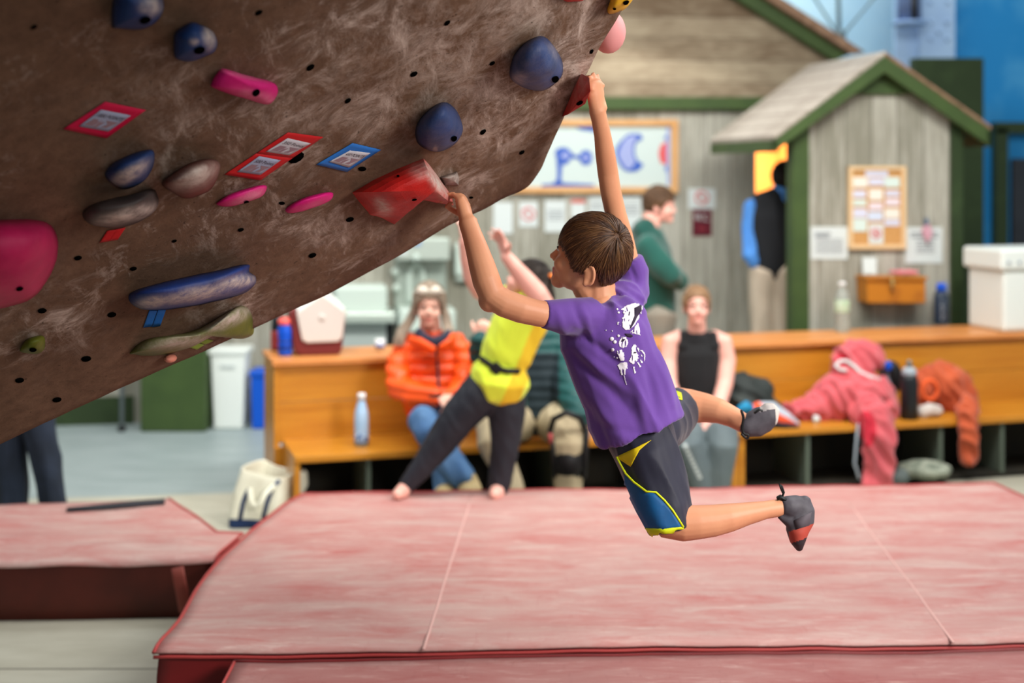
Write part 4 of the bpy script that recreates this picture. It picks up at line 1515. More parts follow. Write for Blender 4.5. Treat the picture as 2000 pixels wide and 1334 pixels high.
class Head:
    def __init__(self, c, fwd, up=(0, 0, 1), k=1.0):
        self.c, self.k = V(c), k
        self.f, self.u, self.l = frame(fwd, up)
        self.R = Matrix((self.f, self.l, self.u)).transposed()

    def at(self, f, l, u):
        return self.c + (self.f * f + self.l * l + self.u * u) * self.k

    def loc(self, p):
        d = (V(p) - self.c) / self.k
        return d.dot(self.f), d.dot(self.l), d.dot(self.u)

    def e(self, mb, f, l, u, a, b, c, tilt=0.0, sv=10):
        R = self.R @ Matrix.Rotation(tilt, 3, 'Y') if tilt else self.R
        mb.ell(self.at(f, l, u), (a * self.k, b * self.k, c * self.k), R, 16, sv)

    def build(self, mb, ear_u=-.015, ears=True, jaw=1.0, ear_f=-.008, nose=1.0):
        e = self.e
        e(mb, -.005, 0, .030, .096, .074, .084)
        e(mb, .034, 0, -.030, .056, .060, .074)
        e(mb, .028, 0, -.066, .052, .050 * jaw, .040)
        e(mb, .070, 0, -.088, .024, .028, .022)
        e(mb, .066, 0, -.060, .026, .032, .028)
        e(mb, .074, 0, .024, .020, .050, .020)
        for s in (-1, 1):
            e(mb, .060, s * .034, -.036, .027, .026, .026)
            e(mb, .0735, s * .031, .004, .012, .017, .0105)
            if ears:
                e(mb, ear_f, s * .075, ear_u, .0165, .0070, .027, -.2)
                e(mb, ear_f + .006, s * .077, ear_u - .022, .009, .007, .011)
                rim = [self.at(ear_f - .0155 * math.sin(a) + .003 * math.cos(a), s * (.0785 + .004 * math.sin(a)), ear_u + .002 + .0265 * math.cos(a)) for a in [q * .36 - 1.3 for q in range(13)]]
                mb.tube(rim, [.0046 * self.k] * len(rim), 8)
        k = self.k
        mb.tube([self.at(.082, 0, .010), self.at(.091, 0, -.010), self.at(.099 + .004 * nose, 0, -.026)], [.008 * k, .009 * k, .0105 * k], 12, self.u)
        for s in (-1, 1):
            e(mb, .090, s * .010, -.031, .011, .008, .0075)
        e(mb, .085, 0, -.0575, .012, .021, .0065)
        e(mb, .084, 0, -.0690, .011, .018, .0070)
        return mb

    def face_slot(self, p, lip=1, brow=2):
        f, l, u = self.loc(p)
        if abs(l) < .022 and -.076 < u < -.053 and f > .084:
            return lip
        if f > .068 and .012 < abs(l) < .048 and .020 + .010 * (1 - abs(abs(l) - .03) / .03) < u < .028 + .010 * (1 - abs(abs(l) - .03) / .03):
            return brow
        return 0

    def eyes(self, parent, iris):
        mw = mat('eye_white', (214, 206, 198), rough=.3)
        mi = mat('eye_dark', iris, rough=.3)
        ml = mat('lash_brown', (48, 32, 24), rough=.6)
        k = self.k
        for s in (-1, 1):
            o = obj('eye', MB().ell(self.at(.0785, s * .031, 0), (.0085 * k, .0130 * k, .0052 * k), self.R), mw, parent)
            obj('iris', MB().ell(self.at(.0842, s * .031, 0), (.0034 * k, .0056 * k, .0052 * k), self.R), mi, o)
            pts = [self.at(.080 + .007 * math.cos(a), s * .031 + .0145 * math.sin(a), .0042 + .003 * math.cos(a)) for a in (-1.3, -.7, 0, .7, 1.3)]
            obj('lashes', MB().tube(pts, [.0018 * k] * 5, 6), ml, o)

    def hair(self, name, m, poly, rad, cen, parent, thick=.010, strands=0, whorl=(-.5, .5, .55), width=.0022, seed=3, ms=None, lim=1.9, jit=1.0, ends=None):
        """shell of hair over the part of the skull whose side view (f, u) lies in poly, plus combed strands from the whorl"""
        k = self.k
        mb = MB()
        su, sv = 72, 48
        vs = {}

        def inside(f, u):
            c = False
            n = len(poly)
            for i in range(n):
                x0, y0 = poly[i]
                x1, y1 = poly[(i + 1) % n]
                if (y0 > u) != (y1 > u) and f < (x1 - x0) * (u - y0) / (y1 - y0) + x0:
                    c = not c
            return c
        # marching over an ellipsoid whose poles are left and right
        pts, fs = [], []
        idx = {}

        def vert(i, j):
            i %= su
            key = (0, j) if j in (0, sv) else (i, j)
            if key in idx:
                return idx[key]
            th = math.pi * j / sv
            a = 2 * math.pi * i / su
            f, l, u = cen[0] + rad[0] * math.sin(th) * math.cos(a), rad[1] * math.cos(th), cen[1] + rad[2] * math.sin(th) * math.sin(a)
            p = self.at(f, l, u)
            g = noise.noise(V((f * 26, l * 26, u * 26))) * .0025 * jit
            p = p + (p - self.at(cen[0], 0, cen[1])).normalized() * g * k
            idx[key] = len(pts)
            pts.append((p, f, u))
            return idx[key]
        for j in range(sv):
            for i in range(su):
                q = [vert(i, j), vert(i + 1, j), vert(i + 1, j + 1), vert(i, j + 1)]
                q2 = []
                for t in q:
                    if t not in q2:
                        q2.append(t)
                f = sum(pts[t][1] for t in q2) / len(q2)
                u = sum(pts[t][2] for t in q2) / len(q2)
                if inside(f, u):
                    fs.append(tuple(q2))
        used = sorted({i for f in fs for i in f})
        mp = {i: n_ for n_, i in enumerate(used)}
        cc = self.at(cen[0], 0, cen[1])
        outer = [pts[i][0] for i in used]
        inner = [cc + (p - cc) * (1 - thick / .1) for p in outer]
        N = len(outer)
        F2 = [tuple(mp[i] for i in f) for f in fs]
        edges = {}
        for f in F2:
            for a, b in zip(f, f[1:] + f[:1]):
                if (b, a) in edges:
                    edges.pop((b, a))
                else:
                    edges[(a, b)] = 1
        mb.add(outer + inner, F2 + [tuple(i + N for i in reversed(f)) for f in F2] + [(b, a, a + N, b + N) for a, b in edges])
        me = mb.mesh()
        bm = bmesh.new()
        bm.from_mesh(me)
        bmesh.ops.recalc_face_normals(bm, faces=bm.faces[:])
        bm.to_mesh(me)
        bm.free()
        o = link(name, me, m, parent)
        if strands:
            rnd = random.Random(seed)
            sb = [MB(), MB(), MB()]
            wv = V(whorl).normalized()
            e1 = wv.orthogonal().normalized()
            e2 = wv.cross(e1)
            for s_ in range(strands):
                a = rnd.uniform(0, 2 * math.pi)
                st = rnd.uniform(.02, 1.0) ** .8 * 1.5
                ln = rnd.uniform(.5, 1.0)
                lift = rnd.uniform(-.001, .004)
                sw = .30 + .75 * noise.noise(V((math.cos(a) * 1.3, math.sin(a) * 1.3, seed))) + rnd.uniform(-.2, .2)
                lift += .004 * max(0, noise.noise(V((a * 3.0, st * 2.5, 5))))
                pl, ok = [], True
                for q in range(8):
                    t = st + ln * q / 7
                    if t > lim + .5:
                        break
                    aa = a + sw * (t - st)
                    d = wv * math.cos(t) + (e1 * math.cos(aa) + e2 * math.sin(aa)) * math.sin(t)
                    f, l, u = cen[0] + rad[0] * d.x, rad[1] * d.y, cen[1] + rad[2] * d.z
                    out_ = not inside(f, u)
                    if out_ and (q == 0 or rnd.random() < .4):
                        break
                    p = self.at(f, l, u)
                    up_ = (p - cc).normalized()
                    pl.append(p + up_ * (lift + .002 * math.sin(math.pi * q / 7)) * k)
                    if out_:
                        break
                if len(pl) >= 4:
                    # ends dip back towards the head
                    pl[-1] = pl[-1] - (pl[-1] - cc).normalized() * .002
                    w = width * rnd.uniform(.6, 1.3)
                    r = [(w * (.45 + .9 * math.sin(math.pi * (i + .6) / (len(pl) + .3))), w * .5) for i in range(len(pl))]
                    up0 = (pl[0] - cc).normalized()
                    sb[(2 if noise.noise(V((a * 2.2, st * 2.0, 3))) + rnd.uniform(-.35, .35) > .22 else (1 if noise.noise(V((a * 2.5, st * 1.5, 8))) + rnd.uniform(-.3, .3) > .1 else 0))].tube(pl, r, 5, up0, rnd=False)
            mats = ms or [m, m, m]
            tot = MB()
            for i_, b_ in enumerate(sb):
                off = len(tot.v)
                tot.v += b_.v
                tot.f += [tuple(q + off for q in f) for f in b_.f]
                tot.mi += [i_] * len(b_.f)
            so = obj('strands', tot, mats, o)
            so['kind'] = 'stuff'
        return o


def hand(mb, wrist, fdir, pn, side=1, L=.17, W=.082, curl=(.5, .5, .5, .5), thumb=(.6, .7, .3), tcurl=.3, spread=.06, th=.026, fk=1.0, ck3=(.75, 1.15, .8)):
    """palm, four bent fingers of unequal length and a thumb from the side of the palm; side=+1 puts the thumb along fdir x pn"""
    f = V(fdir).normalized()
    n = V(pn)
    n = (n - f * n.dot(f)).normalized()
    s = f.cross(n) * side
    w = V(wrist)
    mb.tube([w, w + f * .10 * L, w + f * .30 * L, w + f * .50 * L], [(W * .36, th * .62), (W * .42, th * .6), (W * .5, th * .58), (W * .47, th * .46)], 14, n)
    lens = (.46, .52, .48, .38)
    for i in range(4):
        o = (1.5 - i) / 4 * W * .98
        b = w + f * (.46 - .025 * abs(i - 1)) * L + s * o
        d = (f + s * (1.5 - i) * spread).normalized()
        ax = d.cross(n)
        r = W * .115 * fk * (1, 1.03, 1, .88)[i]
        pts, rad = [b - d * .04 * L, b], [r * 1.05, r * 1.08]
        mb.ell(b - n * th * .22, r * 1.12)
        p = b
        c = curl[i]
        for j, (ls, ck) in enumerate(((.44, ck3[0]), (.31, ck3[1]), (.25, ck3[2]))):
            ang = c * ck
            d = (d * math.cos(ang) + n * math.sin(ang)) if j == 0 else (d * math.cos(ang) + dn * math.sin(ang))
            d.normalize()
            dn = (n - d * n.dot(d))
            dn = ax.cross(d)
            if dn.dot(n) < 0 and j == 0:
                dn = -dn
            dn.normalize()
            p = p + d * lens[i] * L * ls
            pts.append(p)
            rad.append(r * (1.02, .92, .78)[j])
        mb.tube(pts, rad, 10, n if abs(d.dot(n)) < .9 else f)
    b = w + f * .16 * L + s * W * .34
    d = (f * thumb[0] + s * thumb[1] + n * thumb[2]).normalized()
    p1 = b + d * .26 * L
    d2 = (d + f * tcurl + n * tcurl * .6).normalized()
    p2 = p1 + d2 * .17 * L
    d3 = (d2 + f * tcurl * .6 + n * tcurl * .6 - s * tcurl * .5).normalized()
    p3 = p2 + d3 * .12 * L
    mb.tube([b - d * .03, b, p1, p2, p3], [W * .15, W * .19, W * .145, W * .13, W * .105], 10, n)


def fold(a, am, fr, seed=0.0):
    """cloth relief: ridges running along direction a"""
    d = V(a).normalized()
    e1 = d.orthogonal().normalized()
    e2 = d.cross(e1)

    def fn(p, n_):
        q = V((p.dot(e1) * fr, p.dot(e2) * fr, p.dot(d) * fr * .22 + seed))
        v = noise.noise(q)
        v2 = noise.noise(q * 2.1 + V((5, 1, 2)))
        return am * (1 - 3.0 * abs(v)) * .75 + am * .35 * v2
    return fn


def garment(name, specs, m, parent, voxel=.010, smooth=4, disp=None, chooser=None, extra=None, label=None, seg=18, up=(0, 1, 0)):
    mb = MB()
    for sp_ in specs:
        mb.tp(sp_, seg=seg, up=up)
    if extra:
        extra(mb)
    me = remesh(mb, voxel, smooth, disp)
    if chooser:
        choose(me, chooser)
    return link(name, me, m, parent, label=label), me


def skin(name, c, c2):
    return mat(name, c, c2, rough=.5, spec=.35, scale=9, lo=.3, hi=.7, bump=.04, bscale=120)


m_lip = mat('lips', (190, 104, 92), rough=.45)
m_brow = mat('eyebrow', (84, 60, 44), rough=.8)
# ------------------------------------------------------------------ the climbing boy
Yb = 4.03
m_bskin = skin('boy_skin', (217, 152, 114), (208, 140, 104))
boy = thing('person', 'boy in purple tee hanging from the boulder wall by both hands', 'person', P(1230, 700, Yb) * V((1, 1, 0)))
hd = Head((0, 0, 0), (-.93, .29, .22), (.05, 0, 1), 1.02)
HCc = P(1162, 487, 4.06)                    # middle of the hair mass
hd.c = HCc + hd.u * -.022 + hd.f * .012

mb = MB()
hd.build(mb, ear_u=-.046, ear_f=-.030)
mb.tp([(1166, 535, 4.08, 30), (1170, 560, 4.08, 32), (1172, 590, 4.08, 36)])
mb.tp([(1140, 556, 4.08, 26), (1156, 578, 4.08, 30), (1172, 604, 4.08, 40)])
# trunk inside the clothes
mb.tp([(1172, 610, 4.07, 50, .07), (1190, 680, 4.06, 66, .08), (1222, 770, 4.06, 62, .08), (1252, 850, 4.06, 60, .085)])
# left arm (near)
mb.tp([(1140, 616, 4.0, 28), (1095, 614, 3.94, 27), (1056, 613, 3.915, 26), (1018, 604, 3.90, 27.5), (985, 592, 3.895, 28), (962, 577, 3.895, 27.5), (950, 548, 3.90, 28), (941, 518, 3.915, 26), (931, 485, 3.93, 22.5), (921, 455, 3.945, 19.5), (913, 432, 3.955, 18.5)], seg=18)
mb.ell(P(957, 587, 3.90), .033)
# right arm (far, raised)
mb.tp([(1232, 560, 4.17, 26), (1226, 510, 4.17, 22), (1214, 460, 4.15, 22), (1203, 420, 4.12, 21), (1193, 375, 4.09, 20.5), (1187, 335, 4.07, 20.5), (1182, 300, 4.04, 19.5), (1177, 265, 4.01, 17), (1171, 235, 3.985, 16), (1166, 214, 3.97, 16.5)], seg=18)
# left leg
mb.tp([(1255, 855, 4.04, 50), (1280, 930, 4.0, 48), (1304, 1000, 3.96, 41), (1312, 1018, 3.955, 38), (1335, 1022, 3.95, 35), (1362, 1020, 3.95, 33), (1392, 1017, 3.955, 31), (1425, 1011, 3.96, 27.5), (1460, 1003, 3.97, 22), (1495, 996, 3.98, 17.5), (1522, 992, 3.99, 17), (1552, 992, 4.0, 19)], seg=18)
# right leg (far)
mb.tp([(1268, 845, 4.12, 48), (1300, 812, 4.32, 40), (1330, 793, 4.44, 37), (1352, 794, 4.43, 33), (1380, 797, 4.41, 28.5), (1408, 804, 4.38, 24), (1432, 815, 4.36, 20.5), (1452, 826, 4.34, 19.5), (1478, 830, 4.33, 20)], seg=18)
# hands
hand(mb, P(912, 432, 3.955), (P(897, 372, 4.02) - P(912, 432, 3.955)), (-.80, .52, .25), side=-1, L=.158, W=.064, curl=(.75, .7, .7, .65), thumb=(.75, .2, .6), tcurl=.3, spread=.02, th=.034)
hand(mb, P(1166, 214, 3.97), (P(1160, 150, 3.955) - P(1166, 214, 3.97)), (-.72, .62, .12), side=-1, L=.148, W=.064, curl=(1.1, 1.05, 1.0, 1.05), thumb=(.8, .35, .6), tcurl=.3, spread=.05, th=.034, ck3=(.3, 1.5, 1.1))
me = remesh(mb, .0038, 3)
choose(me, lambda c_, n_: hd.face_slot(c_, 1, 2) if (c_ - hd.c).length < .16 else 0)
obj_body = link('body', me, [m_bskin, m_lip, m_brow], boy)
hd.eyes(boy, (60, 44, 34))

# hair
m_h1 = mat('boy_hair', (84, 52, 28), (68, 40, 20), rough=.45, spec=.35, scale=30, stretch=(1, 1, 3))
m_h2 = mat('boy_hair_light', (102, 69, 40), rough=.4, spec=.4)
m_h3 = mat('boy_hair_dark', (60, 36, 20), rough=.45, spec=.35)
HF = []
for x, y in ((1085, 470), (1094, 476), (1104, 484), (1115, 500), (1119, 521), (1136, 529), (1144, 531), (1147, 516), (1160, 514), (1164, 526), (1168, 545), (1162, 553), (1175, 559), (1200, 553), (1222, 533), (1240, 503), (1250, 440), (1200, 390), (1100, 390), (1070, 440)):
    p = P(x, y, 4.06) - V((0, 0, 0))
    d = (p - hd.c)
    # side-on view: solve for the forward and up coordinates of the sheet facing the lens
    A = Matrix(((hd.f.x, hd.u.x), (hd.f.z, hd.u.z)))
    lf = .062
    rhs = V((d.x - hd.l.x * lf, d.z - hd.l.z * lf))
    s_ = A.inverted() @ rhs
    HF.append((s_.x / hd.k, s_.y / hd.k))
hc = hd.loc(HCc)
hd.hair('hair', m_h1, HF, (.103, .088, .101), (hc[0], hc[2]), boy, thick=.02, strands=5200, whorl=(-.62, .55, .56), width=.0010, ms=[m_h1, m_h3, m_h2], lim=2.6)

# tee
m_tee = mat('purple_cotton', (104, 68, 148), (94, 61, 136), rough=.85, spec=.15, scale=3, sheen=.25, bump=.12, bscale=500)
tee_specs = [
    [(1166, 588, 4.08, 38, .060), (1170, 600, 4.08, 60, .075), (1174, 618, 4.07, 82, .095), (1180, 660, 4.06, 91, .105), (1200, 712, 4.055, 89, .108), (1224, 766, 4.055, 88, .112), (1243, 822, 4.055, 88, .124), (1249, 838, 4.055, 88, .128)],
    [(1150, 622, 4.02, 44), (1110, 618, 3.96, 36), (1080, 616, 3.93, 31), (1060, 614, 3.915, 28)],
    [(1205, 600, 4.10, 46), (1232, 560, 4.165, 36), (1233, 530, 4.17, 32), (1226, 508, 4.165, 29)],
]
mb = MB()
pts, rad = [], []
for s in tee_specs[0]:
    pts.append(P(*s[:3]))
    rad.append((s[3] * s[2] / F, s[4]))
mb.tube(pts, rad, 22, (0, 1, 0), rnd=False)
for sp_ in tee_specs[1:]:
    q = [P(*s[:3]) for s in sp_]
    mb.tube(q, [s[3] * s[2] / F for s in sp_], 18, (0, 1, 0), rnd=False)
fd1 = fold((.45, 0, -.9), .013, 10, 1.0)
fd2 = fold((.75, .1, -.7), .009, 15, 4.0)


WR = [(1120, 645, 1225, 720, 9, -.010), (1112, 690, 1225, 800, 10, -.009), (1135, 690, 1230, 770, 9, .008), (1140, 760, 1215, 850, 11, .008), (1150, 800, 1190, 870, 8, -.007),
      (1285, 690, 1312, 790, 8, .008), (1262, 700, 1282, 810, 9, -.007), (1240, 740, 1262, 840, 9, .006), (1193, 580, 1205, 620, 6, .007), (1205, 585, 1245, 622, 6, -.007), (1212, 575, 1258, 612, 5, .008), (1222, 560, 1262, 590, 5, .007),
      (1188, 590, 1212, 607, 4, .006), (1085, 600, 1105, 655, 8, .005), (1120, 592, 1150, 660, 8, -.008), (1135, 600, 1165, 690, 8, .007), (1100, 720, 1150, 840, 8, .006), (1180, 830, 1250, 850, 9, -.005), (1230, 520, 1250, 560, 5, -.006)]


def teed(p, n_):
    x, y = px(p)
    wr = 0.0
    if n_.y < .25:
        for x0, y0, x1, y1, wd, am in WR:
            dx, dy = x1 - x0, y1 - y0
            t = max(0, min(1, ((x - x0) * dx + (y - y0) * dy) / (dx * dx + dy * dy)))
            d2 = (x - x0 - dx * t) ** 2 + (y - y0 - dy * t) ** 2
            wr += am * math.exp(-d2 / (wd * wd)) * math.sin(math.pi * (.15 + .7 * t))
    a = smooth01((y - 610) / 110) * (.55 + .45 * smooth01((y - 700) / 100))
    b = smooth01((700 - y) / 90) * smooth01((x - 1100) / 90)
    w = .004 * noise.noise(p * 60) * 0
    # hang at the hem: flare where the cloth leaves the hips
    return a * fd1(p, n_) + .9 * b * fd2(p, n_) + wr


me = remesh(mb, .0052, 4, teed)
tee = link('t_shirt', me, m_tee, boy, label='purple cotton t-shirt with a white splatter print on the back')
TB = bvh(me)
m_pw = mat('print_white', (222, 214, 222), rough=.8)
m_pd = mat('print_dark', (44, 32, 52), rough=.8)
Z = lambda pl: [(1140 + .15 * a, 560 + .15 * b) for a, b in pl]
PRT = ([(480, 300), (560, 250), (660, 215), (730, 230), (768, 250), (750, 330), (710, 420), (650, 515), (590, 560), (540, 562), (500, 520), (440, 490), (435, 462), (505, 462), (520, 380), (550, 320)],
           [(640, 560), (700, 470), (730, 560), (730, 635), (600, 600)],
           [(460, 710), (500, 645), (550, 660), (576, 720), (560, 780), (500, 800), (450, 772)],
           [(620, 800), (650, 740), (684, 775), (722, 812), (712, 880), (692, 960), (650, 1012), (586, 970), (622, 900)],
           [(430, 840), (490, 818), (522, 860), (526, 965), (480, 962)],
           [(440, 1030), (480, 988), (560, 980), (572, 1030), (544, 1070), (546, 1145), (526, 1145), (512, 1085), (497, 1085), (511, 1145), (490, 1155), (468, 1080)],
           [(518, 1150), (532, 1150), (562, 1275), (552, 1278)],
           [(735, 820), (765, 830), (795, 870), (798, 970), (786, 972), (780, 885), (758, 848), (735, 836)],
           [(700, 930), (716, 925), (770, 985), (755, 1000)], [(690, 985), (705, 980), (745, 1040), (728, 1050)], [(640, 1050), (658, 1042), (678, 1130), (660, 1135)], [(720, 880), (745, 880), (770, 905), (750, 915)])


def in_poly(x, y, pl):
    c_ = False
    for i in range(len(pl)):
        (x0, y0), (x1, y1) = pl[i], pl[(i + 1) % len(pl)]
        if (y0 > y) != (y1 > y) and x < (x1 - x0) * (y - y0) / (y1 - y0) + x0:
            c_ = not c_
    return c_


pm = MB()
st_, pts_, fs_ = 4, {}, []


def pv(i, j):
    if (i, j) not in pts_:
        h_ = cast(TB, 1140 + .15 * (420 + i * st_), 560 + .15 * (200 + j * st_), .0016)
        if h_ is None:
            return None
        pts_[(i, j)] = len(pm.v)
        pm.v.append(h_)
    return pts_[(i, j)]


for j in range(273):
    for i in range(99):
        x, y = 422 + i * st_, 202 + j * st_
        nz = noise.noise(V((x * .035, y * .014, 1.3)))
        jx, jy = 9 * noise.noise(V((x * .05, y * .05, 7))), 9 * noise.noise(V((x * .05, y * .05, 9)))
        if nz > -.30 and any(in_poly(x + jx, y + jy, pl) for pl in PRT):
            q_ = [pv(i, j), pv(i, j + 1), pv(i + 1, j + 1), pv(i + 1, j)]
            if None not in q_:
                pm.f.append(tuple(q_))
                pm.mi.append(0)
for cx, cy, r in ((365, 680, 27), (405, 720, 23), (452, 640, 18), (435, 297, 12), (452, 337, 14), (522, 337, 17), (505, 415, 12), (290, 568, 8), (370, 578, 8), (378, 820, 22), (436, 925, 12), (400, 910, 8), (560, 1060, 10)):
    poly_pts(pm, TB, Z(ellpts(cx, cy, r, r, 0, 12)), .0022, 0, 0)
obj('splatter_print', pm, m_pw, tee, solid=.0004)
pm = MB()
for pl in ([(655, 280), (740, 240), (748, 310), (690, 400), (652, 480), (612, 545), (590, 552), (622, 470), (655, 380)], [(530, 610), (600, 610), (640, 640), (620, 660), (560, 650)], [(500, 680), (540, 680), (520, 710), (480, 720)],
           [(585, 330), (600, 330), (590, 380), (576, 378)], [(650, 850), (690, 850), (670, 870), (640, 870)]):
    poly_pts(pm, TB, Z(pl), .0024, 0, 2)
obj('splatter_shading', pm, m_pd, tee, solid=.0004)

# shorts
m_short = mat('navy_shorts', (24, 24, 40), (30, 30, 50), rough=.6, sheen=.2, scale=4)
m_sblue = mat('shorts_blue', (12, 92, 150), (34, 84, 132), rough=.6, scale=10)
m_syel = mat('shorts_yellow', (214, 224, 24), rough=.6)
m_syel2 = mat('shorts_gold', (226, 196, 20), rough=.6)
mb = MB()
for sp_ in ([(1240, 815, 4.055, 66, .088), (1252, 852, 4.05, 66, .094), (1268, 894, 4.03, 63, .10), (1284, 945, 4.0, 58, .088), (1300, 1000, 3.965, 51, .078), (1310, 1036, 3.955, 44, .072)],
            [(1256, 850, 4.10, 58), (1290, 826, 4.25, 54), (1316, 806, 4.39, 50)]):
    mb.tube([P(*s[:3]) for s in sp_], [(s[3] * s[2] / F, s[4] if len(s) > 4 else s[3] * s[2] / F) for s in sp_], 20, (0, 1, 0), rnd=False)
me = remesh(mb, .0058, 4, fold((.4, 0, -.9), .006, 14, 2.0))
sh = link('shorts', me, m_short, boy, label='navy shorts with blue side panel and yellow trims')
SB = bvh(me)
decal_poly('side_panel', SB, [(1222, 926), (1232, 934), (1242, 943), (1264, 961), (1280, 964), (1297, 980), (1313, 999), (1331, 1030), (1300, 1033), (1264, 1033), (1246, 1000), (1232, 972), (1222, 950)], m_sblue, sh, off=.004, cuts=5)
decal_poly('hem_band', SB, [(1262, 1030), (1300, 1032), (1332, 1028), (1344, 1044), (1320, 1052), (1300, 1056), (1276, 1050)], m_syel, sh, off=.0045, cuts=4)
decal_poly('waist_gusset', SB, [(1204, 892), (1240, 876), (1272, 860), (1249, 880), (1233, 911)], m_syel2, sh, off=.003, cuts=4)
q = [cast(SB, x, y, .0055) for x, y in ((1208, 892), (1216, 908), (1225, 924), (1241, 941), (1265, 960), (1281, 962), (1298, 978), (1314, 997), (1333, 1029))]
q = [a for a in q if a]
obj('piping', MB().tube(q, [.003] * len(q), 6, rnd=False), m_syel, sh)
decal_poly('hem_band', SB, [(1320, 764), (1330, 768), (1332, 782), (1324, 780)], m_syel, sh, off=.002, cuts=1)

# climbing shoes
m_shoe = mat('shoe_charcoal', (66, 62, 68), (84, 80, 86), rough=.6, scale=18, bump=.1)
m_rand = mat('shoe_rust_rand', (176, 72, 58), rough=.55)
m_rub = mat('shoe_rubber', (52, 44, 48), rough=.5)
m_spale = mat('shoe_pale', (196, 186, 178), (150, 146, 146), rough=.6, scale=20)


def shoe_l(c_, n_):
    x, y = px(c_)
    t = (y - 1030) + (x - 1560) * .35
    if t > 26:
        return 2
    if t > 2 and x > 1541:
        return 1
    return 0


mb = MB()
mb.tp([(1572, 978, 4.0, 13), (1570, 990, 4.0, 22, .032), (1563, 1014, 3.995, 28, .036), (1557, 1038, 3.99, 22, .038), (1558, 1058, 3.99, 15, .032), (1561, 1070, 3.99, 8, .018)], seg=18)
mb.tp([(1536, 990, 3.99, 21, .032), (1556, 990, 4.0, 23, .033), (1572, 990, 4.0, 18, .03)], seg=18)
mb.tp([(1524, 1008, 3.985, 7, .014), (1542, 1016, 3.985, 14, .02), (1552, 1022, 3.99, 16, .03)])
me = remesh(mb, .004, 3)
choose(me, shoe_l)
so = link('climbing_shoe', me, [m_shoe, m_rand, m_rub], boy, label='charcoal climbing shoe with rust side, toe down')
SHB = bvh(me)
decal_poly('strap', SHB, [(1552, 1016), (1584, 1000), (1580, 1026), (1556, 1034)], mat('shoe_strap', (84, 76, 82), rough=.7), so, off=.002, cuts=1)
lp = [P(x, y, 3.985) for x, y in ((1527, 972), (1531, 962), (1527, 950), (1522, 944), (1525, 953), (1529, 962))]
obj('pull_tab', MB().tube(lp, [.0032] * 6, 6), m_black, so)
obj('heel_tab', MB().tube([P(1520, 973, 3.985), P(1524, 970, 3.985), P(1534, 976, 3.985)], [(.012, .006)] * 3, 8), m_black, so)
mb = MB()
mb.tp([(1458, 834, 4.33, 20, .034), (1474, 828, 4.33, 27, .036), (1492, 818, 4.33, 27, .036), (1506, 810, 4.33, 20, .034), (1513, 802, 4.33, 11, .024)], seg=18)
mb.tp([(1486, 808, 4.33, 12, .03), (1500, 797, 4.33, 11, .028), (1510, 794, 4.33, 7, .02)])
me = remesh(mb, .004, 3)


def shoe_r(c_, n_):
    x, y = px(c_)
    return 1 if (y < 801 + (1500 - x) * .2 and x > 1484) or x > 1515 else 0


choose(me, shoe_r)
so = link('climbing_shoe', me, [m_shoe, m_spale], boy, label='charcoal climbing shoe with pale toe, raised behind')
q = [P(x, y, 4.285) for x, y in ((1448, 802), (1452, 816), (1450, 832), (1452, 846), (1462, 850), (1458, 856), (1449, 848))]
obj('lace_loop', MB().tube(catmull([tuple(a) for a in q], 4), [.0042] * 25, 6), m_black, so)
obj('strap', MB().tube([P(1474, 806, 4.27), P(1482, 800, 4.27), P(1488, 802, 4.27)], [(.010, .004)] * 3, 8), m_black, so)
# ------------------------------------------------------------------ the people in the background
SHORT = [(.105, .045), (.088, .040), (.060, .030), (.040, .012), (.020, -.030), (.006, -.030), (.004, -.005), (-.020, -.008), (-.036, -.055), (-.080, -.075), (-.125, -.05), (-.14, .06), (-.06, .16), (.06, .15), (.115, .09)]
PULLED = [(.105, .062), (.086, .060), (.060, .040), (.040, .000), (.015, -.020), (-.020, -.03), (-.036, -.055), (-.085, -.055), (-.14, .0), (-.12, .12), (-.02, .16), (.07, .14), (.115, .1)]
LONG = [(.105, .060), (.086, .055), (.066, .030), (.050, -.010), (.046, -.07), (.02, -.12), (-.10, -.13), (-.14, .0), (-.12, .12), (-.02, .16), (.07, .14), (.115, .1)]
m_skin2 = skin('pale_skin', (236, 184, 164), (226, 168, 148))
m_skin3 = skin('rosy_skin', (238, 180, 164), (230, 166, 150))


def body(parent, head, sk, limbs, hands=(), voxel=.008, ears=True, extra=None, jaw=1.0, cover=()):
    """one continuous skin: head, neck, trunk and limbs; `cover` repeats the clothed tubes, slimmer, inside the clothes"""
    mb = MB()
    head.build(mb, ears=ears, jaw=jaw)
    for l in limbs:
        mb.tp(l)
    for l in cover:
        mb.tp(l, k=.72)
    for h in hands:
        hand(mb, **h)
    if extra:
        extra(mb)
    me = remesh(mb, voxel, 2)
    choose(me, lambda c_, n_: head.face_slot(c_, 1, 2) if (c_ - head.c).length < .16 else 0)
    o = link('body', me, [sk, m_lip, m_brow], parent)
    head.eyes(parent, (60, 70, 80))
    return o


def puff(zs, am, tilt=(0, 0, 1)):
    t = V(tilt).normalized()

    def fn(p, n_):
        return am * (abs(math.sin(math.pi * p.dot(t) / zs)) ** .6 - .6) + .006 * noise.noise(p * 12)
    return fn


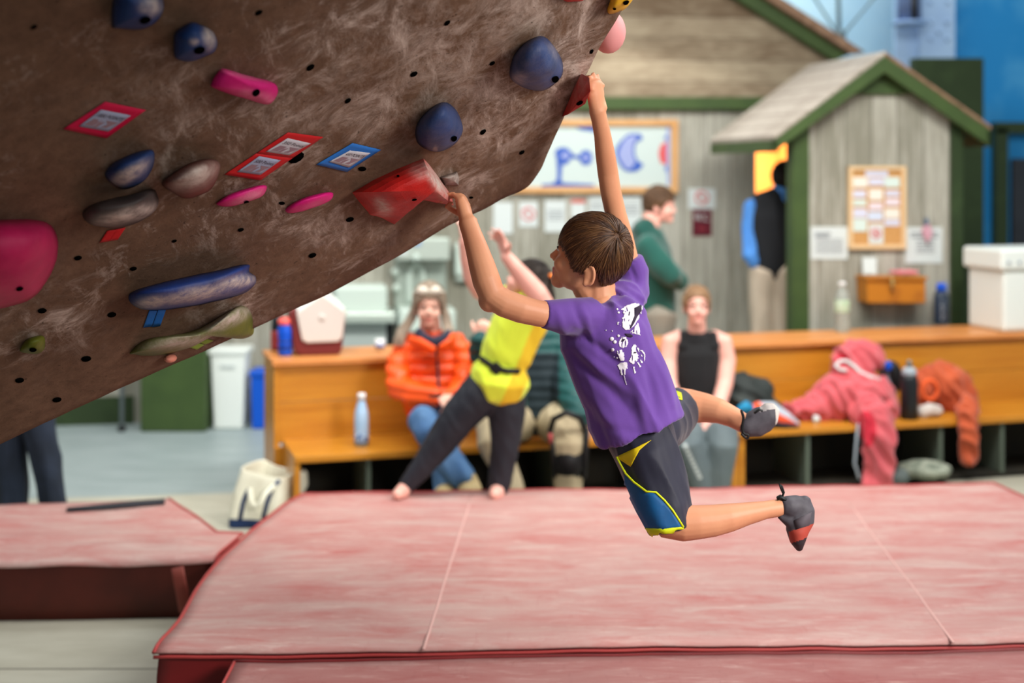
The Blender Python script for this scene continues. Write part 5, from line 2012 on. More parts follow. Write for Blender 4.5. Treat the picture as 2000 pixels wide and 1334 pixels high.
# --- woman in the orange down jacket
r = thing('person', 'woman in orange puffer jacket and jeans sitting on the bench', 'person', B(ublade(845, .25), .25, ZSEAT))
hd2 = Head(P(838, 598, 7.80), (.06, -1, -.03), (0, 0, 1), 1.0)
jack = [[(841, 650, 7.86, 26, .08), (842, 664, 7.87, 50, .10), (842, 700, 7.87, 62, .13), (845, 745, 7.86, 62, .14), (850, 792, 7.84, 62, .15)],
        [(796, 668, 7.86, 21), (779, 712, 7.80, 25), (780, 755, 7.70, 26), (812, 774, 7.55, 24), (852, 777, 7.47, 18)],
        [(890, 670, 7.86, 22), (907, 712, 7.82, 24), (906, 752, 7.72, 24), (888, 772, 7.58, 18), (874, 776, 7.52, 15)]]
jeans = [[(872, 800, 7.82, 34), (848, 815, 7.60, 34), (826, 824, 7.44, 33), (838, 842, 7.40, 30), (866, 885, 7.38, 28), (906, 935, 7.36, 25)],
         [(862, 805, 7.82, 34), (868, 824, 7.55, 30), (872, 842, 7.43, 28), (868, 890, 7.42, 27), (872, 962, 7.42, 24)]]
body(r, hd2, m_skin2, [[(840, 625, 7.83, 20), (841, 655, 7.86, 22)]],
     [dict(wrist=P(854, 777, 7.46), fdir=(.9, -.2, -.05), pn=(.1, .4, -.9), side=-1, L=.16, W=.075, curl=(.5, .5, .5, .5)), dict(wrist=P(880, 775, 7.52), fdir=(-.9, -.4, -.1), pn=(0, .4, -.9), side=1, L=.16, W=.075, curl=(.6, .6, .6, .6))], cover=jack + jeans)
m_or = mat('orange_nylon', (250, 92, 18), (240, 80, 12), rough=.42, spec=.4, scale=6)
m_nav = mat('navy_lining', (40, 44, 62), rough=.7)
jk, me = garment('jacket', jack, m_or, r, .010, 3, puff(.062, .016), label='orange puffer jacket with dark collar')
JB = bvh(me)
q = [cast(JB, x, y, .003) for x, y in ((848, 664), (852, 690), (855, 720), (856, 750), (859, 785))]
obj('zip', MB().tube([a for a in q if a], [.007] * len([a for a in q if a]), 6, rnd=False), m_nav, jk)
obj('collar', MB().tube([P(816, 652, 7.75), P(826, 664, 7.70), P(846, 672, 7.69), P(866, 666, 7.72), P(880, 655, 7.78)], [(.020, .04)] * 5, 10, up=(0, 0, 1)), m_nav, jk)
obj('collar_flap', MB().tube([P(802, 664, 7.74), P(820, 668, 7.68), P(846, 684, 7.67)], [(.016, .025)] * 3, 8), m_or, jk)
obj('collar_flap', MB().tube([P(884, 658, 7.74), P(878, 668, 7.68), P(862, 680, 7.67)], [(.016, .025)] * 3, 8), m_or, jk)
obj('cuff', MB().tube([P(846, 777, 7.48), P(853, 777, 7.465)], [.046, .044], 14), mat('cuff_dark', (70, 34, 26), rough=.7), jk)
m_jean = mat('blue_denim', (74, 112, 158), (92, 130, 172), rough=.85, scale=10, bump=.15, bscale=300)
garment('jeans', jeans, m_jean, r, .010, 3, fold((.5, 0, -.8), .006, 16, 3))
m_tan = mat('boot_tan', (186, 166, 124), (170, 150, 108), rough=.8, scale=20)
for x, y in ((918, 946), (876, 972)):
    mb = MB()
    mb.tp([(x - 8, y - 10, 7.36, 22), (x, y + 12, 7.34, 24), (x + 6, y + 26, 7.24, 20)])
    link('boot', remesh(mb, .008, 3), m_tan, r)
m_gh = mat('grey_blond_hair', (168, 150, 130), (138, 122, 106), rough=.5, scale=30, stretch=(1, 1, .15))
ho = hd2.hair('hair', m_gh, LONG, (.108, .088, .108), (-.012, .028), r, thick=.016, strands=300, whorl=(.3, 0, .95), width=.003)
mb = MB()
rnd = random.Random(4)
for i in range(26):
    s = i / 25
    j = lambda a: rnd.uniform(-a, a)
    mb.tube([P(812 + 8 * s, 580 + j(6), 7.82), P(808 - 8 * s + j(3), 620, 7.82), P(792 - 10 * s + j(4), 645, 7.80), P(785 - 14 * s + j(4), 668 + j(8), 7.76)], [.015, .017, .015, .004], 6)
    mb.tube([P(864 - 8 * s, 580 + j(6), 7.82), P(868 + 6 * s + j(3), 620, 7.82), P(872 + 6 * s + j(4), 645, 7.78), P(866 + 10 * s + j(4), 664 + j(8), 7.74)], [.015, .017, .015, .004], 6)
obj('locks', mb, m_gh, ho)['kind'] = 'stuff'
sg = mat('lens_pale', (226, 220, 206), rough=.2)
gl = obj('sunglasses', MB().tube([hd2.at(-.03, -.088, .07), hd2.at(.05, -.078, .085), hd2.at(.088, -.045, .092), hd2.at(.098, 0, .094), hd2.at(.088, .045, .092), hd2.at(.05, .078, .085), hd2.at(-.03, .088, .07)], [.004] * 7, 6), sg, r)
for s in (-1, 1):
    obj('lens', MB().ell(hd2.at(.088, s * .036, .098), (.008, .028, .022), hd2.R), sg, gl)

# --- girl in the yellow shirt
r = thing('person', 'girl in yellow shirt and black leggings reaching both arms up', 'person', P(960, 960, 6.98) * V((1, 1, 0)) + V((0, 0, ZM)))
hd3 = Head(P(1030, 553, 7.0), (-.80, .30, .42), (.35, 0, .94), .96)
shirt = [[(1040, 588, 7.0, 34, .09), (1030, 604, 7.0, 52, .11), (1008, 645, 6.99, 52, .115), (990, 690, 6.98, 50, .11), (981, 712, 6.98, 46, .10)],
         [(983, 712, 6.98, 47, .10), (978, 728, 6.98, 57, .14), (976, 746, 6.98, 60, .155)],
         [(1042, 600, 6.95, 30), (1052, 598, 6.9, 26)], [(1000, 592, 7.08, 26), (992, 574, 7.1, 22)]]
leg = [[(968, 738, 6.98, 44, .10), (935, 772, 6.97, 41), (896, 815, 6.96, 36), (862, 862, 6.96, 31), (826, 910, 6.96, 23), (792, 952, 6.96, 16)],
       [(985, 745, 7.0, 42, .10), (990, 800, 7.0, 38), (988, 850, 7.0, 31), (984, 890, 7.0, 27), (976, 940, 7.0, 23), (972, 962, 7.0, 19)]]


def feet(mb):
    mb.tp([(793, 950, 6.96, 14), (786, 960, 6.93, 15), (776, 966, 6.86, 11)])
    mb.tp([(973, 955, 7.0, 16), (970, 962, 6.95, 16), (966, 966, 6.87, 11)])
    mb.tp([(1038, 580, 7.0, 22), (1036, 604, 7.0, 26)])


body(r, hd3, m_skin3, [[(1040, 602, 6.93, 22), (1062, 590, 6.86, 21), (1050, 575, 6.84, 21), (1028, 550, 6.82, 20), (1006, 522, 6.80, 15), (988, 500, 6.80, 12)],
                       [(1000, 595, 7.08, 22), (970, 582, 7.1, 21), (938, 566, 7.1, 20), (922, 540, 7.08, 18), (913, 505, 7.05, 15), (907, 470, 7.02, 12)]],
     [dict(wrist=P(988, 500, 6.80), fdir=(-.28, 0, .95), pn=(-.75, -.5, -.25), side=1, L=.165, W=.075, curl=(.25, .35, .45, .55), thumb=(.25, .95, .2), spread=.14),
      dict(wrist=P(907, 470, 7.02), fdir=(-.15, 0, .98), pn=(-.9, .3, 0), side=-1, L=.165, W=.072, curl=(.4, .4, .4, .4))], voxel=.0075, extra=feet, cover=shirt[:1] + leg)
m_yel = mat('neon_yellow_cotton', (216, 232, 62), (206, 222, 50), rough=.8, scale=5, sheen=.2)
m_yel2 = mat('mustard_panel', (220, 186, 40), rough=.8)
sh3, me = garment('shirt', shirt, [m_yel, m_yel2], r, .0095, 3, fold((.4, 0, -.9), .007, 13, 6),
                  chooser=lambda c_, n_: 1 if (px(c_)[0] > 1000 + (735 - px(c_)[1]) * .42 and px(c_)[0] < 1034 + (735 - px(c_)[1]) * .42 and n_.y < .3) else 0)
m_legg = mat('black_leggings', (28, 30, 38), (38, 40, 48), rough=.6, scale=5)
garment('leggings', leg, m_legg, r, .009, 3, fold((.5, 0, -.8), .003, 22, 8))
SB3 = bvh(me)
belt = [cast(SB3, x, y, .012) for x, y in ((930, 706), (942, 702), (955, 712), (970, 722), (990, 727), (1010, 727), (1028, 724))]
belt = [b for b in belt if b]
bo = obj('belt', MB().tube(belt, [(.012, .015)] * len(belt), 8), m_black, r)
obj('buckle', MB().box(belt[2], (.05, .03, .05), Matrix.Rotation(.7, 3, 'Y')), m_black, bo, bevel=.006)
m_dh = mat('dark_brown_hair', (44, 34, 26), (30, 24, 20), rough=.5, scale=30)
ho = hd3.hair('hair', m_dh, PULLED, (.106, .086, .106), (-.014, .026), r, thick=.014, strands=300, whorl=(-.5, 0, .85), width=.003)
mb = MB()
for i in range(30):
    a = rnd.uniform(-1, 1)
    mb.tube([hd3.at(-.09, a * .05, .05), hd3.at(-.13, a * .06, .0), hd3.at(-.145 + rnd.uniform(-.02, .02), a * .06, -.06), hd3.at(-.13 + rnd.uniform(-.03, .03), a * .05, -.12)], [.014, .018, .016, .005], 6)
obj('ponytail', mb, m_dh, ho)['kind'] = 'stuff'
obj('hair_tie', MB().tube([hd3.at(-.105 + .02 * math.cos(a), .0 + .03 * math.sin(a), .085 + .01 * math.sin(a)) for a in [k * .7 for k in range(10)]], [.011] * 10, 8), mat('orange_band', (240, 130, 50), rough=.7), ho)

# --- person in teal jacket with the knee brace
r = thing('person', 'person in dark teal jacket and tan trousers with black knee brace', 'person', B(ublade(1050, .25), .25, ZSEAT))
hd4 = Head(P(1030, 574, 7.86), (-.1, -1, -.05), (0, 0, 1), .98)
jack = [[(1035, 628, 7.9, 30, .09), (1037, 645, 7.92, 62, .12), (1042, 700, 7.92, 74, .15), (1055, 760, 7.9, 76, .16), (1060, 808, 7.88, 72, .16)],
        [(1085, 655, 7.92, 28), (1105, 715, 7.85, 34), (1118, 775, 7.7, 33), (1138, 815, 7.55, 25)],
        [(985, 655, 7.92, 28), (950, 705, 7.75, 28), (938, 690, 7.62, 25), (940, 662, 7.58, 20)]]
tr = [[(1015, 820, 7.88, 42), (985, 828, 7.6, 38), (962, 836, 7.45, 35), (962, 862, 7.40, 31), (980, 905, 7.40, 27), (1002, 962, 7.40, 24)],
      [(1078, 818, 7.88, 42), (1098, 832, 7.65, 39), (1108, 840, 7.46, 38), (1108, 866, 7.43, 34), (1110, 905, 7.43, 30), (1110, 960, 7.43, 27)]]
body(r, hd4, m_skin2, [[(1032, 600, 7.88, 20), (1034, 632, 7.9, 24)]], [dict(wrist=P(941, 662, 7.58), fdir=(.1, .1, 1), pn=(.4, .9, 0), side=1, L=.16, W=.085, curl=(1.1, 1.1, 1.1, 1.1)), dict(wrist=P(1140, 820, 7.54), fdir=(.1, -.4, -.9), pn=(-.5, .8, 0), side=-1, L=.16, W=.08, curl=(.5, .5, .5, .5))], cover=jack + tr)
m_teal = mat('teal_nylon', (20, 76, 74), (16, 62, 62), rough=.5, scale=5)
m_tdk = mat('teal_dark_front', (18, 34, 40), rough=.7)
garment('jacket', jack, [m_teal, m_tdk], r, .011, 3, puff(.055, .012), chooser=lambda c_, n_: 1 if 1030 < px(c_)[0] < 1092 and px(c_)[1] > 690 and n_.y < 0 else 0)
m_tanp = mat('tan_trousers', (178, 164, 134), (162, 148, 118), rough=.85, scale=6)
garment('trousers', tr, m_tanp, r, .010, 3, fold((.1, 0, -1), .006, 15, 9))
br = obj('knee_brace', MB().tube([P(1074, 842, 7.42), P(1082, 818, 7.36), P(1106, 806, 7.34), P(1132, 816, 7.36), P(1144, 842, 7.42)], [.016] * 5, 8), m_black, r)
obj('strut', MB().tube([P(1074, 838, 7.42), P(1079, 875, 7.35), P(1084, 930, 7.40)], [(.012, .02)] * 3, 8), m_black, br)
obj('strut', MB().tube([P(1146, 838, 7.42), P(1144, 875, 7.38), P(1140, 930, 7.40)], [(.016, .02)] * 3, 8), m_black, br)
obj('band', MB().tube([P(1109, 888, 7.43), P(1110, 914, 7.43)], [.094, .090], 18), m_black, br)
obj('badge', MB().box(P(1075, 856, 7.335), (.02, .01, .05)), mat('badge_red', (170, 70, 70), rough=.6), br)
for x in (1006, 1112):
    mb = MB()
    mb.tp([(x, 975, 7.40, 24), (x, 1000, 7.36, 26), (x, 1018, 7.24, 22)])
    link('shoe', remesh(mb, .009, 3), m_black, r)
hd4.hair('hair', mat('grey_hair', (110, 104, 98), rough=.6), SHORT, (.104, .085, .104), (-.012, .026), r, thick=.014, strands=120, width=.003)

# --- young woman in the black tank top
r = thing('person', 'young woman in black sleeveless top and grey leggings sitting', 'person', B(ublade(1365, .25), .25, ZSEAT))
Yk = B(ublade(1362, .30), .30, 0).y
Yn = B(ublade(1362, -.08), -.08, 0).y
hd5 = Head(P(1361, 598, Yk - .06), (-.03, -1, .02), (0, 0, 1), .95)
top = [[(1361, 664, Yk, 38, .07), (1362, 690, Yk, 47, .10), (1363, 730, Yk, 46, .105), (1364, 775, Yk, 44, .10), (1366, 815, Yk, 46, .11)],
       [(1332, 655, Yk, 13, .06), (1334, 675, Yk, 17, .08)], [(1392, 655, Yk, 13, .06), (1391, 675, Yk, 17, .08)], [(1361, 654, Yk + .01, 24, .07), (1361, 668, Yk, 34, .08)]]
lgs = [[(1346, 822, Yk, 36), (1342, 838, Yn + .15, 36), (1340, 846, Yn, 36), (1346, 868, Yn - .03, 31), (1362, 920, Yn - .02, 26), (1378, 985, Yn, 20)],
       [(1392, 822, Yk, 34), (1405, 838, Yn + .15, 34), (1410, 846, Yn, 33), (1412, 870, Yn - .03, 30), (1406, 920, Yn - .02, 26), (1398, 985, Yn, 20)]]
body(r, hd5, m_skin3, [[(1361, 620, Yk - .03, 17), (1361, 650, Yk, 19), (1361, 668, Yk, 34, .06)],
                       [(1330, 662, Yk, 19), (1310, 668, Yk, 20), (1304, 705, Yk - .02, 18), (1306, 750, Yk - .08, 17), (1322, 790, Yk - .2, 15), (1352, 826, Yn + .12, 13), (1362, 838, Yn + .06, 12)],
                       [(1392, 662, Yk, 19), (1412, 668, Yk, 20), (1420, 705, Yk - .02, 18), (1416, 750, Yk - .08, 16), (1404, 790, Yk - .2, 15), (1388, 826, Yn + .12, 13), (1380, 838, Yn + .06, 12)]],
     [dict(wrist=P(1363, 840, Yn + .05), fdir=(.35, -.5, -.8), pn=(.8, .5, 0), side=-1, L=.165, W=.072, curl=(.5, .5, .5, .5)), dict(wrist=P(1381, 840, Yn + .05), fdir=(-.2, -.6, -.8), pn=(-.8, .5, 0), side=1, L=.165, W=.072, curl=(.6, .6, .6, .6))], voxel=.0075, cover=top[:1] + lgs)
garment('tank_top', top, mat('black_knit', (22, 22, 24), rough=.8, sheen=.1), r, .008, 3, fold((0, 0, -1), .004, 14, 5))
lg5, me = garment('leggings', lgs, mat('grey_leggings', (92, 104, 108), (104, 116, 118), rough=.7, scale=5), r, .009, 3, fold((0, 0, -1), .003, 20, 2))
LB = bvh(me)
mb = MB()
for i in range(9):
    t = i / 8
    poly_pts(mb, LB, [(1334 + 28 * t, 868 + 62 * t), (1341 + 28 * t, 866 + 62 * t), (1343 + 28 * t, 872 + 62 * t), (1336 + 28 * t, 874 + 62 * t)], .003, 0, 0)
obj('lettering', mb, m_paper, lg5, smooth=False)
for x in (1380, 1398):
    mb = MB()
    mb.tp([(x, 985, Yn, 19), (x, 1000, Yn - .05, 20), (x - 3, 1008, Yn - .16, 16)])
    link('shoe', remesh(mb, .009, 3), m_black, r)
ho = hd5.hair('hair', mat('light_brown_hair', (150, 116, 84), (126, 94, 66), rough=.5, scale=30), PULLED, (.103, .084, .104), (-.012, .024), r, thick=.012, strands=250, whorl=(-.8, 0, .4), width=.003)
obj('bun', MB().ell(hd5.at(-.12, 0, .02), .04), MATS['light_brown_hair'], ho)

# --- man in the green fleece, side on
Yg = 9.35
r = thing('person', 'man in green fleece standing side on with folded arms', 'person', P(1282, 500, Yg) * V((1, 1, 0)))
hd6 = Head(P(1288, 402, Yg), (.97, -.22, -.06), (0, 0, 1), 1.02)
fl = [[(1256, 446, Yg, 22, .08), (1264, 462, Yg, 32, .13), (1270, 490, Yg, 38, .19), (1276, 540, Yg, 42, .18), (1280, 590, Yg, 40, .165), (1283, 622, Yg, 38, .16)],
      [(1262, 478, Yg - .18, 24), (1290, 515, Yg - .22, 24), (1316, 545, Yg - .24, 22), (1326, 548, Yg - .20, 20), (1316, 535, Yg - .10, 18), (1304, 522, Yg, 16)],
      [(1262, 478, Yg + .18, 24), (1290, 520, Yg + .22, 22), (1316, 545, Yg + .2, 20), (1318, 540, Yg + .05, 18)]]
tr = [[(1284, 618, Yg - .05, 38, .15), (1284, 680, Yg - .09, 28), (1282, 780, Yg - .1, 20), (1282, 880, Yg - .1, 18)], [(1284, 618, Yg + .05, 38, .15), (1286, 680, Yg + .09, 28), (1286, 780, Yg + .1, 20), (1286, 880, Yg + .1, 18)]]
body(r, hd6, m_skin3, [[(1274, 420, Yg, 17), (1268, 450, Yg, 20)]], [dict(wrist=P(1306, 524, Yg), fdir=(-.5, .7, .3), pn=(-.7, -.5, 0), side=1, L=.17, W=.085, curl=(.5, .5, .5, .5))], cover=fl[:1] + tr)
garment('fleece', fl + [[(1252, 452, Yg, 24, .10), (1264, 440, Yg, 21, .085)]], mat('green_fleece', (26, 84, 74), (22, 70, 62), rough=.9, sheen=.3, scale=4), r, .012, 3, fold((.3, 0, -1), .012, 9, 3))
garment('trousers', tr, mat('grey_trousers', (130, 124, 112), rough=.85), r, .012, 3, fold((0, 0, -1), .006, 12, 3))
for dy in (-.1, .1):
    mb = MB()
    mb.tp([(1282, 878, Yg + dy, 16), (1292, 884, Yg + dy, 15), (1312, 887, Yg + dy, 11)])
    link('shoe', remesh(mb, .010, 3), m_black, r)
hd6.hair('hair', mat('brown_hair', (96, 70, 48), (78, 56, 38), rough=.55, scale=30), SHORT, (.104, .085, .106), (-.010, .026), r, thick=.014, strands=250, width=.003)

# --- man in the black vest in the doorway, seen from behind
Yv = 10.25
r = thing('person', 'man in black vest and khaki trousers seen from behind in the doorway', 'person', P(1510, 500, Yv) * V((1, 1, 0)))
hd7 = Head(P(1531, 349, Yv), (.35, .93, .0), (0, 0, 1), 1.0)
ve = [[(1522, 380, Yv, 20, .08), (1512, 392, Yv, 42, .10), (1508, 425, Yv, 48, .13), (1508, 480, Yv, 44, .13), (1507, 527, Yv, 42, .13)]]
slv = [[(1470, 402, Yv, 18), (1466, 450, Yv, 17), (1466, 500, Yv - .05, 15), (1476, 512, Yv - .05, 14)], [(1550, 400, Yv, 18), (1556, 450, Yv, 16), (1554, 505, Yv - .03, 14)]]
kt = [[(1492, 528, Yv, 28, .13), (1489, 580, Yv, 26), (1488, 690, Yv, 22), (1488, 825, Yv, 19)], [(1522, 528, Yv, 28, .13), (1526, 580, Yv, 26), (1528, 690, Yv, 22), (1528, 825, Yv, 19)]]
body(r, hd7, m_skin2, [[(1529, 365, Yv, 15), (1524, 390, Yv, 18)]], [dict(wrist=P(1476, 512, Yv - .05), fdir=(.5, .2, -.8), pn=(.7, .3, .3), side=1, L=.17, W=.085), dict(wrist=P(1554, 506, Yv - .03), fdir=(-.1, 0, -1), pn=(-1, 0, 0), side=-1, L=.17, W=.085)], cover=ve + slv + kt)
garment('shirt', slv + [[(1526, 372, Yv, 18, .07), (1520, 392, Yv, 24, .08)]], mat('blue_shirt', (86, 150, 226), (74, 134, 210), rough=.8), r, .011, 3, fold((0, 0, -1), .008, 13, 3))
garment('vest', ve, mat('black_vest', (26, 28, 32), rough=.8), r, .011, 3, fold((0, 0, -1), .006, 10, 3))
garment('trousers', kt, mat('khaki_trousers', (196, 180, 160), (184, 168, 148), rough=.85, scale=5), r, .011, 3, fold((.1, 0, -1), .010, 11, 7))
for x in (1488, 1528):
    mb = MB()
    mb.tp([(x, 822, Yv, 17), (x, 832, Yv + .04, 15), (x + 2, 833, Yv + .16, 12)])
    link('shoe', remesh(mb, .010, 3), m_black, r)
hd7.hair('hair', mat('near_black_hair', (34, 28, 26), rough=.6), SHORT, (.103, .084, .105), (-.010, .026), r, thick=.014, strands=200, width=.003)

# --- person behind the boulder, only the jeans show
Yl = 7.3
r = thing('person', 'person in dark jeans standing behind the boulder at the left', 'person', P(60, 1000, Yl) * V((1, 1, 0)))
hd8 = Head(P(45, 372, Yl), (.5, .8, 0), (0, 0, 1), 1.0)
dj = [[(30, 720, Yl, 40, .12), (26, 800, Yl + .05, 34), (20, 880, Yl + .05, 31), (26, 960, Yl + .05, 28), (24, 1030, Yl + .05, 28)], [(62, 720, Yl, 40, .12), (72, 800, Yl, 34), (82, 870, Yl, 30), (100, 950, Yl, 26), (112, 1030, Yl, 25)]]
tp_ = [[(45, 420, Yl, 30, .09), (45, 450, Yl, 62, .11), (45, 560, Yl, 58, .13), (45, 720, Yl, 58, .13)], [(-14, 455, Yl, 22), (-24, 560, Yl, 20), (-14, 660, Yl, 17)], [(104, 455, Yl, 22), (114, 560, Yl, 20), (104, 660, Yl, 17)]]
body(r, hd8, m_skin2, [[(45, 395, Yl, 20), (45, 425, Yl, 22)]], [dict(wrist=P(-14, 660, Yl), fdir=(0, 0, -1), pn=(1, 0, 0), L=.17, W=.085), dict(wrist=P(104, 660, Yl), fdir=(0, 0, -1), pn=(-1, 0, 0), side=-1, L=.17, W=.085)], cover=dj + tp_)
garment('jeans', dj, mat('dark_denim', (40, 50, 66), (30, 38, 50), rough=.85, scale=8), r, .010, 3, fold((.1, 0, -1), .012, 12, 7))
garment('jumper', tp_, mat('dark_jumper', (46, 48, 54), rough=.9), r, .012, 3)
for x in (20, 118):
    mb = MB()
    mb.tp([(x, 1022, Yl + .03, 24), (x, 1036, Yl - .02, 24), (x + 4, 1040, Yl - .12, 18)])
    link('shoe', remesh(mb, .010, 3), m_black, r)
hd8.hair('hair', MATS['brown_hair'], SHORT, (.103, .084, .105), (-.010, .026), r, thick=.014)
# ------------------------------------------------------------------ clothes and bits left on the bench
def Yb_(x, v):
    return B(ublade(x, v), v, 0).y


def pile(name, label, cat, specs, m, fo, voxel=.009, chooser=None, loc=None, rootlabel=None):
    """specs: tubes of (x, y, depth along the bench, radius px[, depth radius])"""
    x0 = specs[0][0][0]
    r = thing(name, label, cat, loc or B(ublade(x0, .2), .2, ZSEAT))
    o, me = garment('fabric', [[(s[0], s[1], Yb_(s[0], s[2]), s[3]) + tuple(s[4:]) for s in sp_] for sp_ in specs], m, r, voxel, 3, fo, chooser)
    return r, o, bvh(me)


m_pinkf = mat('pink_fleece', (204, 92, 98), (190, 80, 88), rough=.9, sheen=.3, scale=5)
m_pinkd = mat('pink_lining', (190, 40, 58), rough=.85)
r, o, T = pile('hooded_jacket', 'pink hooded jacket heaped on the bench with sleeve hanging down', 'jacket',
               [[(1596, 796, .25, 26), (1630, 778, .25, 42, .14), (1675, 772, .24, 50, .16), (1715, 782, .22, 40, .14), (1728, 800, .15, 26)],
                [(1655, 748, .27, 32, .10), (1668, 715, .29, 36, .10), (1686, 698, .30, 33, .09), (1700, 700, .30, 26, .09)],
                [(1640, 720, .27, 16, .05), (1656, 690, .29, 20, .06), (1672, 682, .30, 16, .06)],
                [(1540, 800, .22, 12), (1575, 800, .22, 17), (1610, 800, .22, 20)],
                [(1690, 795, .10, 34), (1706, 815, .0, 32), (1716, 850, -.05, 29), (1718, 900, -.05, 25), (1710, 955, -.05, 23)]],
               [m_pinkf, m_pinkd], fold((.5, 0, -.7), .034, 13, 2), chooser=lambda c_, n_: 1 if (((px(c_)[0] - 1692) / 20) ** 2 + ((px(c_)[1] - 838) / 36) ** 2 < 1 and n_.y < 0) or (((px(c_)[0] - 1645) / 12) ** 2 + ((px(c_)[1] - 702) / 13) ** 2 < 1) else 0)
q = [cast(T, x, y, .004) for x, y in ((1652, 724), (1640, 722), (1632, 714), (1640, 706), (1655, 705), (1668, 714), (1680, 728), (1698, 737), (1716, 742))]
q = [a for a in q if a]
obj('white_trim', MB().tube(q, [.011] * len(q), 8), m_paper, r)
obj('drawstring', MB().tube([P(1676, 828, Yb_(1676, -.02)), P(1672, 870, Yb_(1672, -.04)), P(1669, 905, Yb_(1670, -.04)), P(1678, 934, Yb_(1676, -.04))], [.008] * 4, 6), m_bgrey, r)

m_blackj = mat('black_green_jacket', (40, 46, 44), (86, 92, 86), rough=.7, scale=7, lo=.5, hi=.75)
pile('down_jacket', 'crumpled black and grey jacket beside the young woman', 'jacket', [[(1412, 790, .25, 22), (1440, 772, .27, 36, .12), (1480, 785, .25, 30, .12), (1518, 812, .2, 16)], [(1424, 756, .3, 18), (1450, 750, .3, 16), (1490, 765, .28, 18)]], m_blackj, fold((.7, 0, -.4), .034, 14, 4))
r, o, T = pile('gym_shoe', 'orange and grey trainer lying in front of the black jacket', 'shoe', [[(1478, 806, .10, 22, .05), (1505, 808, .08, 24, .06), (1535, 820, .05, 16, .05), (1556, 829, .05, 7, .03)]],
               [mat('trainer_orange', (232, 84, 44), rough=.6), mat('trainer_grey', (170, 176, 186), rough=.6), mat('trainer_blue', (44, 70, 104), rough=.6)], None, .006,
               chooser=lambda c_, n_: 2 if px(c_)[1] > 822 + (px(c_)[0] - 1500) * .12 else (1 if px(c_)[1] < 790 + (px(c_)[0] - 1490) * .55 else 0))
pile('cloth_pouch', 'bright blue pouch tucked against the black jacket', 'pouch', [[(1446, 800, .1, 9), (1458, 794, .1, 12), (1468, 800, .1, 9)]], mat('pouch_blue', (24, 140, 184), (16, 90, 130), rough=.6, scale=30), None, .006)
r = thing('sling_pack', 'grey and black pack with a blue spot behind the pink jacket', 'bag', B(ublade(1740, .3), .3, ZSEAT))
Yq = Yb_(1740, .33)
mb = MB()
mb.tp([(1736, 812, Yq, 16), (1734, 760, Yq, 17), (1730, 715, Yq, 15)])
link('body', remesh(mb, .008, 3), mat('pack_grey', (120, 128, 138), (86, 92, 104), rough=.7, scale=9), r)
obj('flap', MB().ell(P(1746, 735, Yq - .02), (17 * Yq / F, .04, 31 * Yq / F), Matrix.Rotation(-.15, 3, 'Y')), m_black, r)
obj('patch', MB().ell(P(1735, 715, Yq - .07), (7 * Yq / F, .012, 10 * Yq / F)), m_cobalt, r)

m_rust = mat('rust_cotton', (186, 84, 48), (168, 72, 40), rough=.9, sheen=.2, scale=5)
r, o, T = pile('sweatshirt', 'rust orange sweatshirt slumped at the bench end with a sleeve dangling', 'sweatshirt',
               [[(1806, 745, .32, 20), (1824, 735, .32, 26, .08), (1850, 750, .30, 34, .11), (1872, 780, .27, 34, .11), (1888, 802, .2, 24)],
                [(1830, 722, .33, 14), (1850, 730, .33, 16), (1880, 752, .32, 18)], [(1800, 760, .3, 12), (1806, 775, .28, 12)],
                [(1884, 790, .08, 18), (1892, 812, -.03, 15), (1893, 850, -.05, 13), (1892, 900, -.05, 12)]], m_rust, fold((.5, 0, -.6), .032, 14, 7))
obj('cuff_ring', MB().tube([P(1816 + 15 * math.cos(a), 762 + 19 * math.sin(a), Yb_(1816, .18)) for a in [k * .45 for k in range(15)]], [.014] * 15, 8), mat('rust_bright', (226, 92, 44), rough=.8), r)
pile('sports_sock', 'grey white balled sock between black bottle and sweatshirt', 'sock', [[(1800, 806, .12, 12), (1816, 800, .12, 13), (1832, 802, .12, 11)]], mat('sock_grey', (196, 186, 178), rough=.9), fold((1, 0, 0), .006, 20, 1), .007)
q = atz(1594, 826, ZSEAT)
o = link('crumpled_tissue', remesh(MB().ell(q + V((0, 0, .022)), (.024, .02, .022)), .005, 1, lambda p, n_: .008 * noise.noise(p * 60)), m_paper)
tag(o, 'crumpled white tissue on the bench seat before the pink jacket', 'tissue')
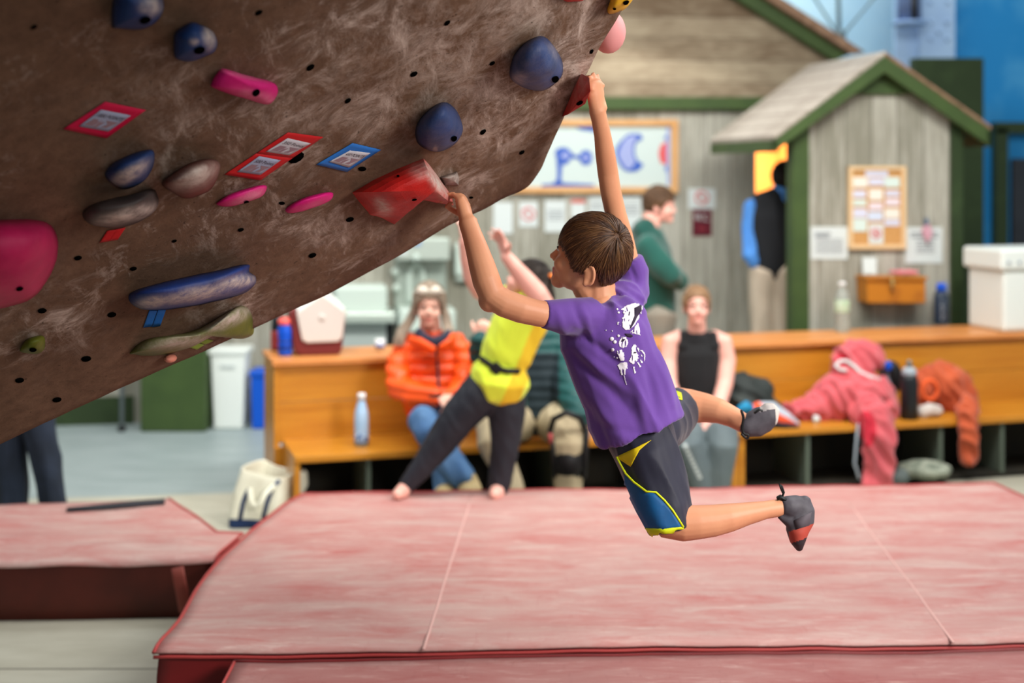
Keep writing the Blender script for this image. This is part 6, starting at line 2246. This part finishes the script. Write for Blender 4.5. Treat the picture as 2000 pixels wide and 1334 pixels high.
# things in the cubbies
q = P(1806, 930, Yb_(1806, -.02))
r = thing('camo_cap', 'grey green camouflage cap with yellow patch below the bench', 'cap', V((q.x, q.y, 0)))
m_camo = mat('camo_cloth', (150, 156, 140), (104, 112, 98), rough=.85, scale=14, lo=.42, hi=.58)
mb = MB()
k = q.y / F
mb.ell(V((q.x, q.y, .09)), (52 * k, .13, 1.87 - .09 - (900 - HZ) * k))
me = remesh(mb, .01, 2, fold((0, 0, 1), .008, 14, 2))
crown = link('crown', me, m_camo, r)
mb = MB()
mb.tp([(1762, 930, q.y - .05, 17), (1750, 935, q.y - .08, 12), (1741, 940, q.y - .08, 8)])
link('brim', remesh(mb, .008, 2), mat('cap_grey', (92, 102, 100), rough=.8), r)
CT = bvh(me)
pa = decal_poly('patch', CT, [(1780, 928), (1814, 936), (1826, 950), (1782, 946)], m_black, r, off=.004, cuts=1)
decal_poly('patch_panel', CT, [(1782, 931), (1806, 936), (1808, 945), (1782, 942)], mat('patch_yellow', (220, 214, 40), rough=.6), pa, off=.008, cuts=1)
for i, (x, y, w, m, lb) in enumerate(((1914, 940, 15, mat('orange_rubber', (240, 100, 30), rough=.6), 'bright orange shoe tip right of the camouflage cap'), (1888, 944, 8, MATS['orange_rubber'], 'small orange shoe tip nearest the camouflage cap'), (1975, 945, 26, mat('dark_blue_shoe', (34, 50, 66), rough=.7), 'dark blue shoe in the last cubby at the right'))):
    Yq = Yb_(x, .06)
    k = Yq / F
    zt = HC - (y - 10 - HZ) * k
    mb = MB()
    mb.ell(V((P(x, y, Yq).x, Yq, zt * .5)), (w * k, .10, zt * .5))
    mb.ell(V((P(x, y, Yq).x, Yq + .05, zt * .35)), (w * k * 1.1, .12, zt * .35))
    r = thing('stored_shoe', lb, 'shoe', V((P(x, y, Yq).x, Yq, 0)))
    link('upper', remesh(mb, .008, 3), m, r)
    obj('collar', MB().tube([V((P(x, y, Yq).x + w * k * .5 * math.cos(a), Yq + .04 + .05 * math.sin(a), zt * .98)) for a in [q_ * .7 for q_ in range(10)]], [.008] * 10, 6), m_black, r)
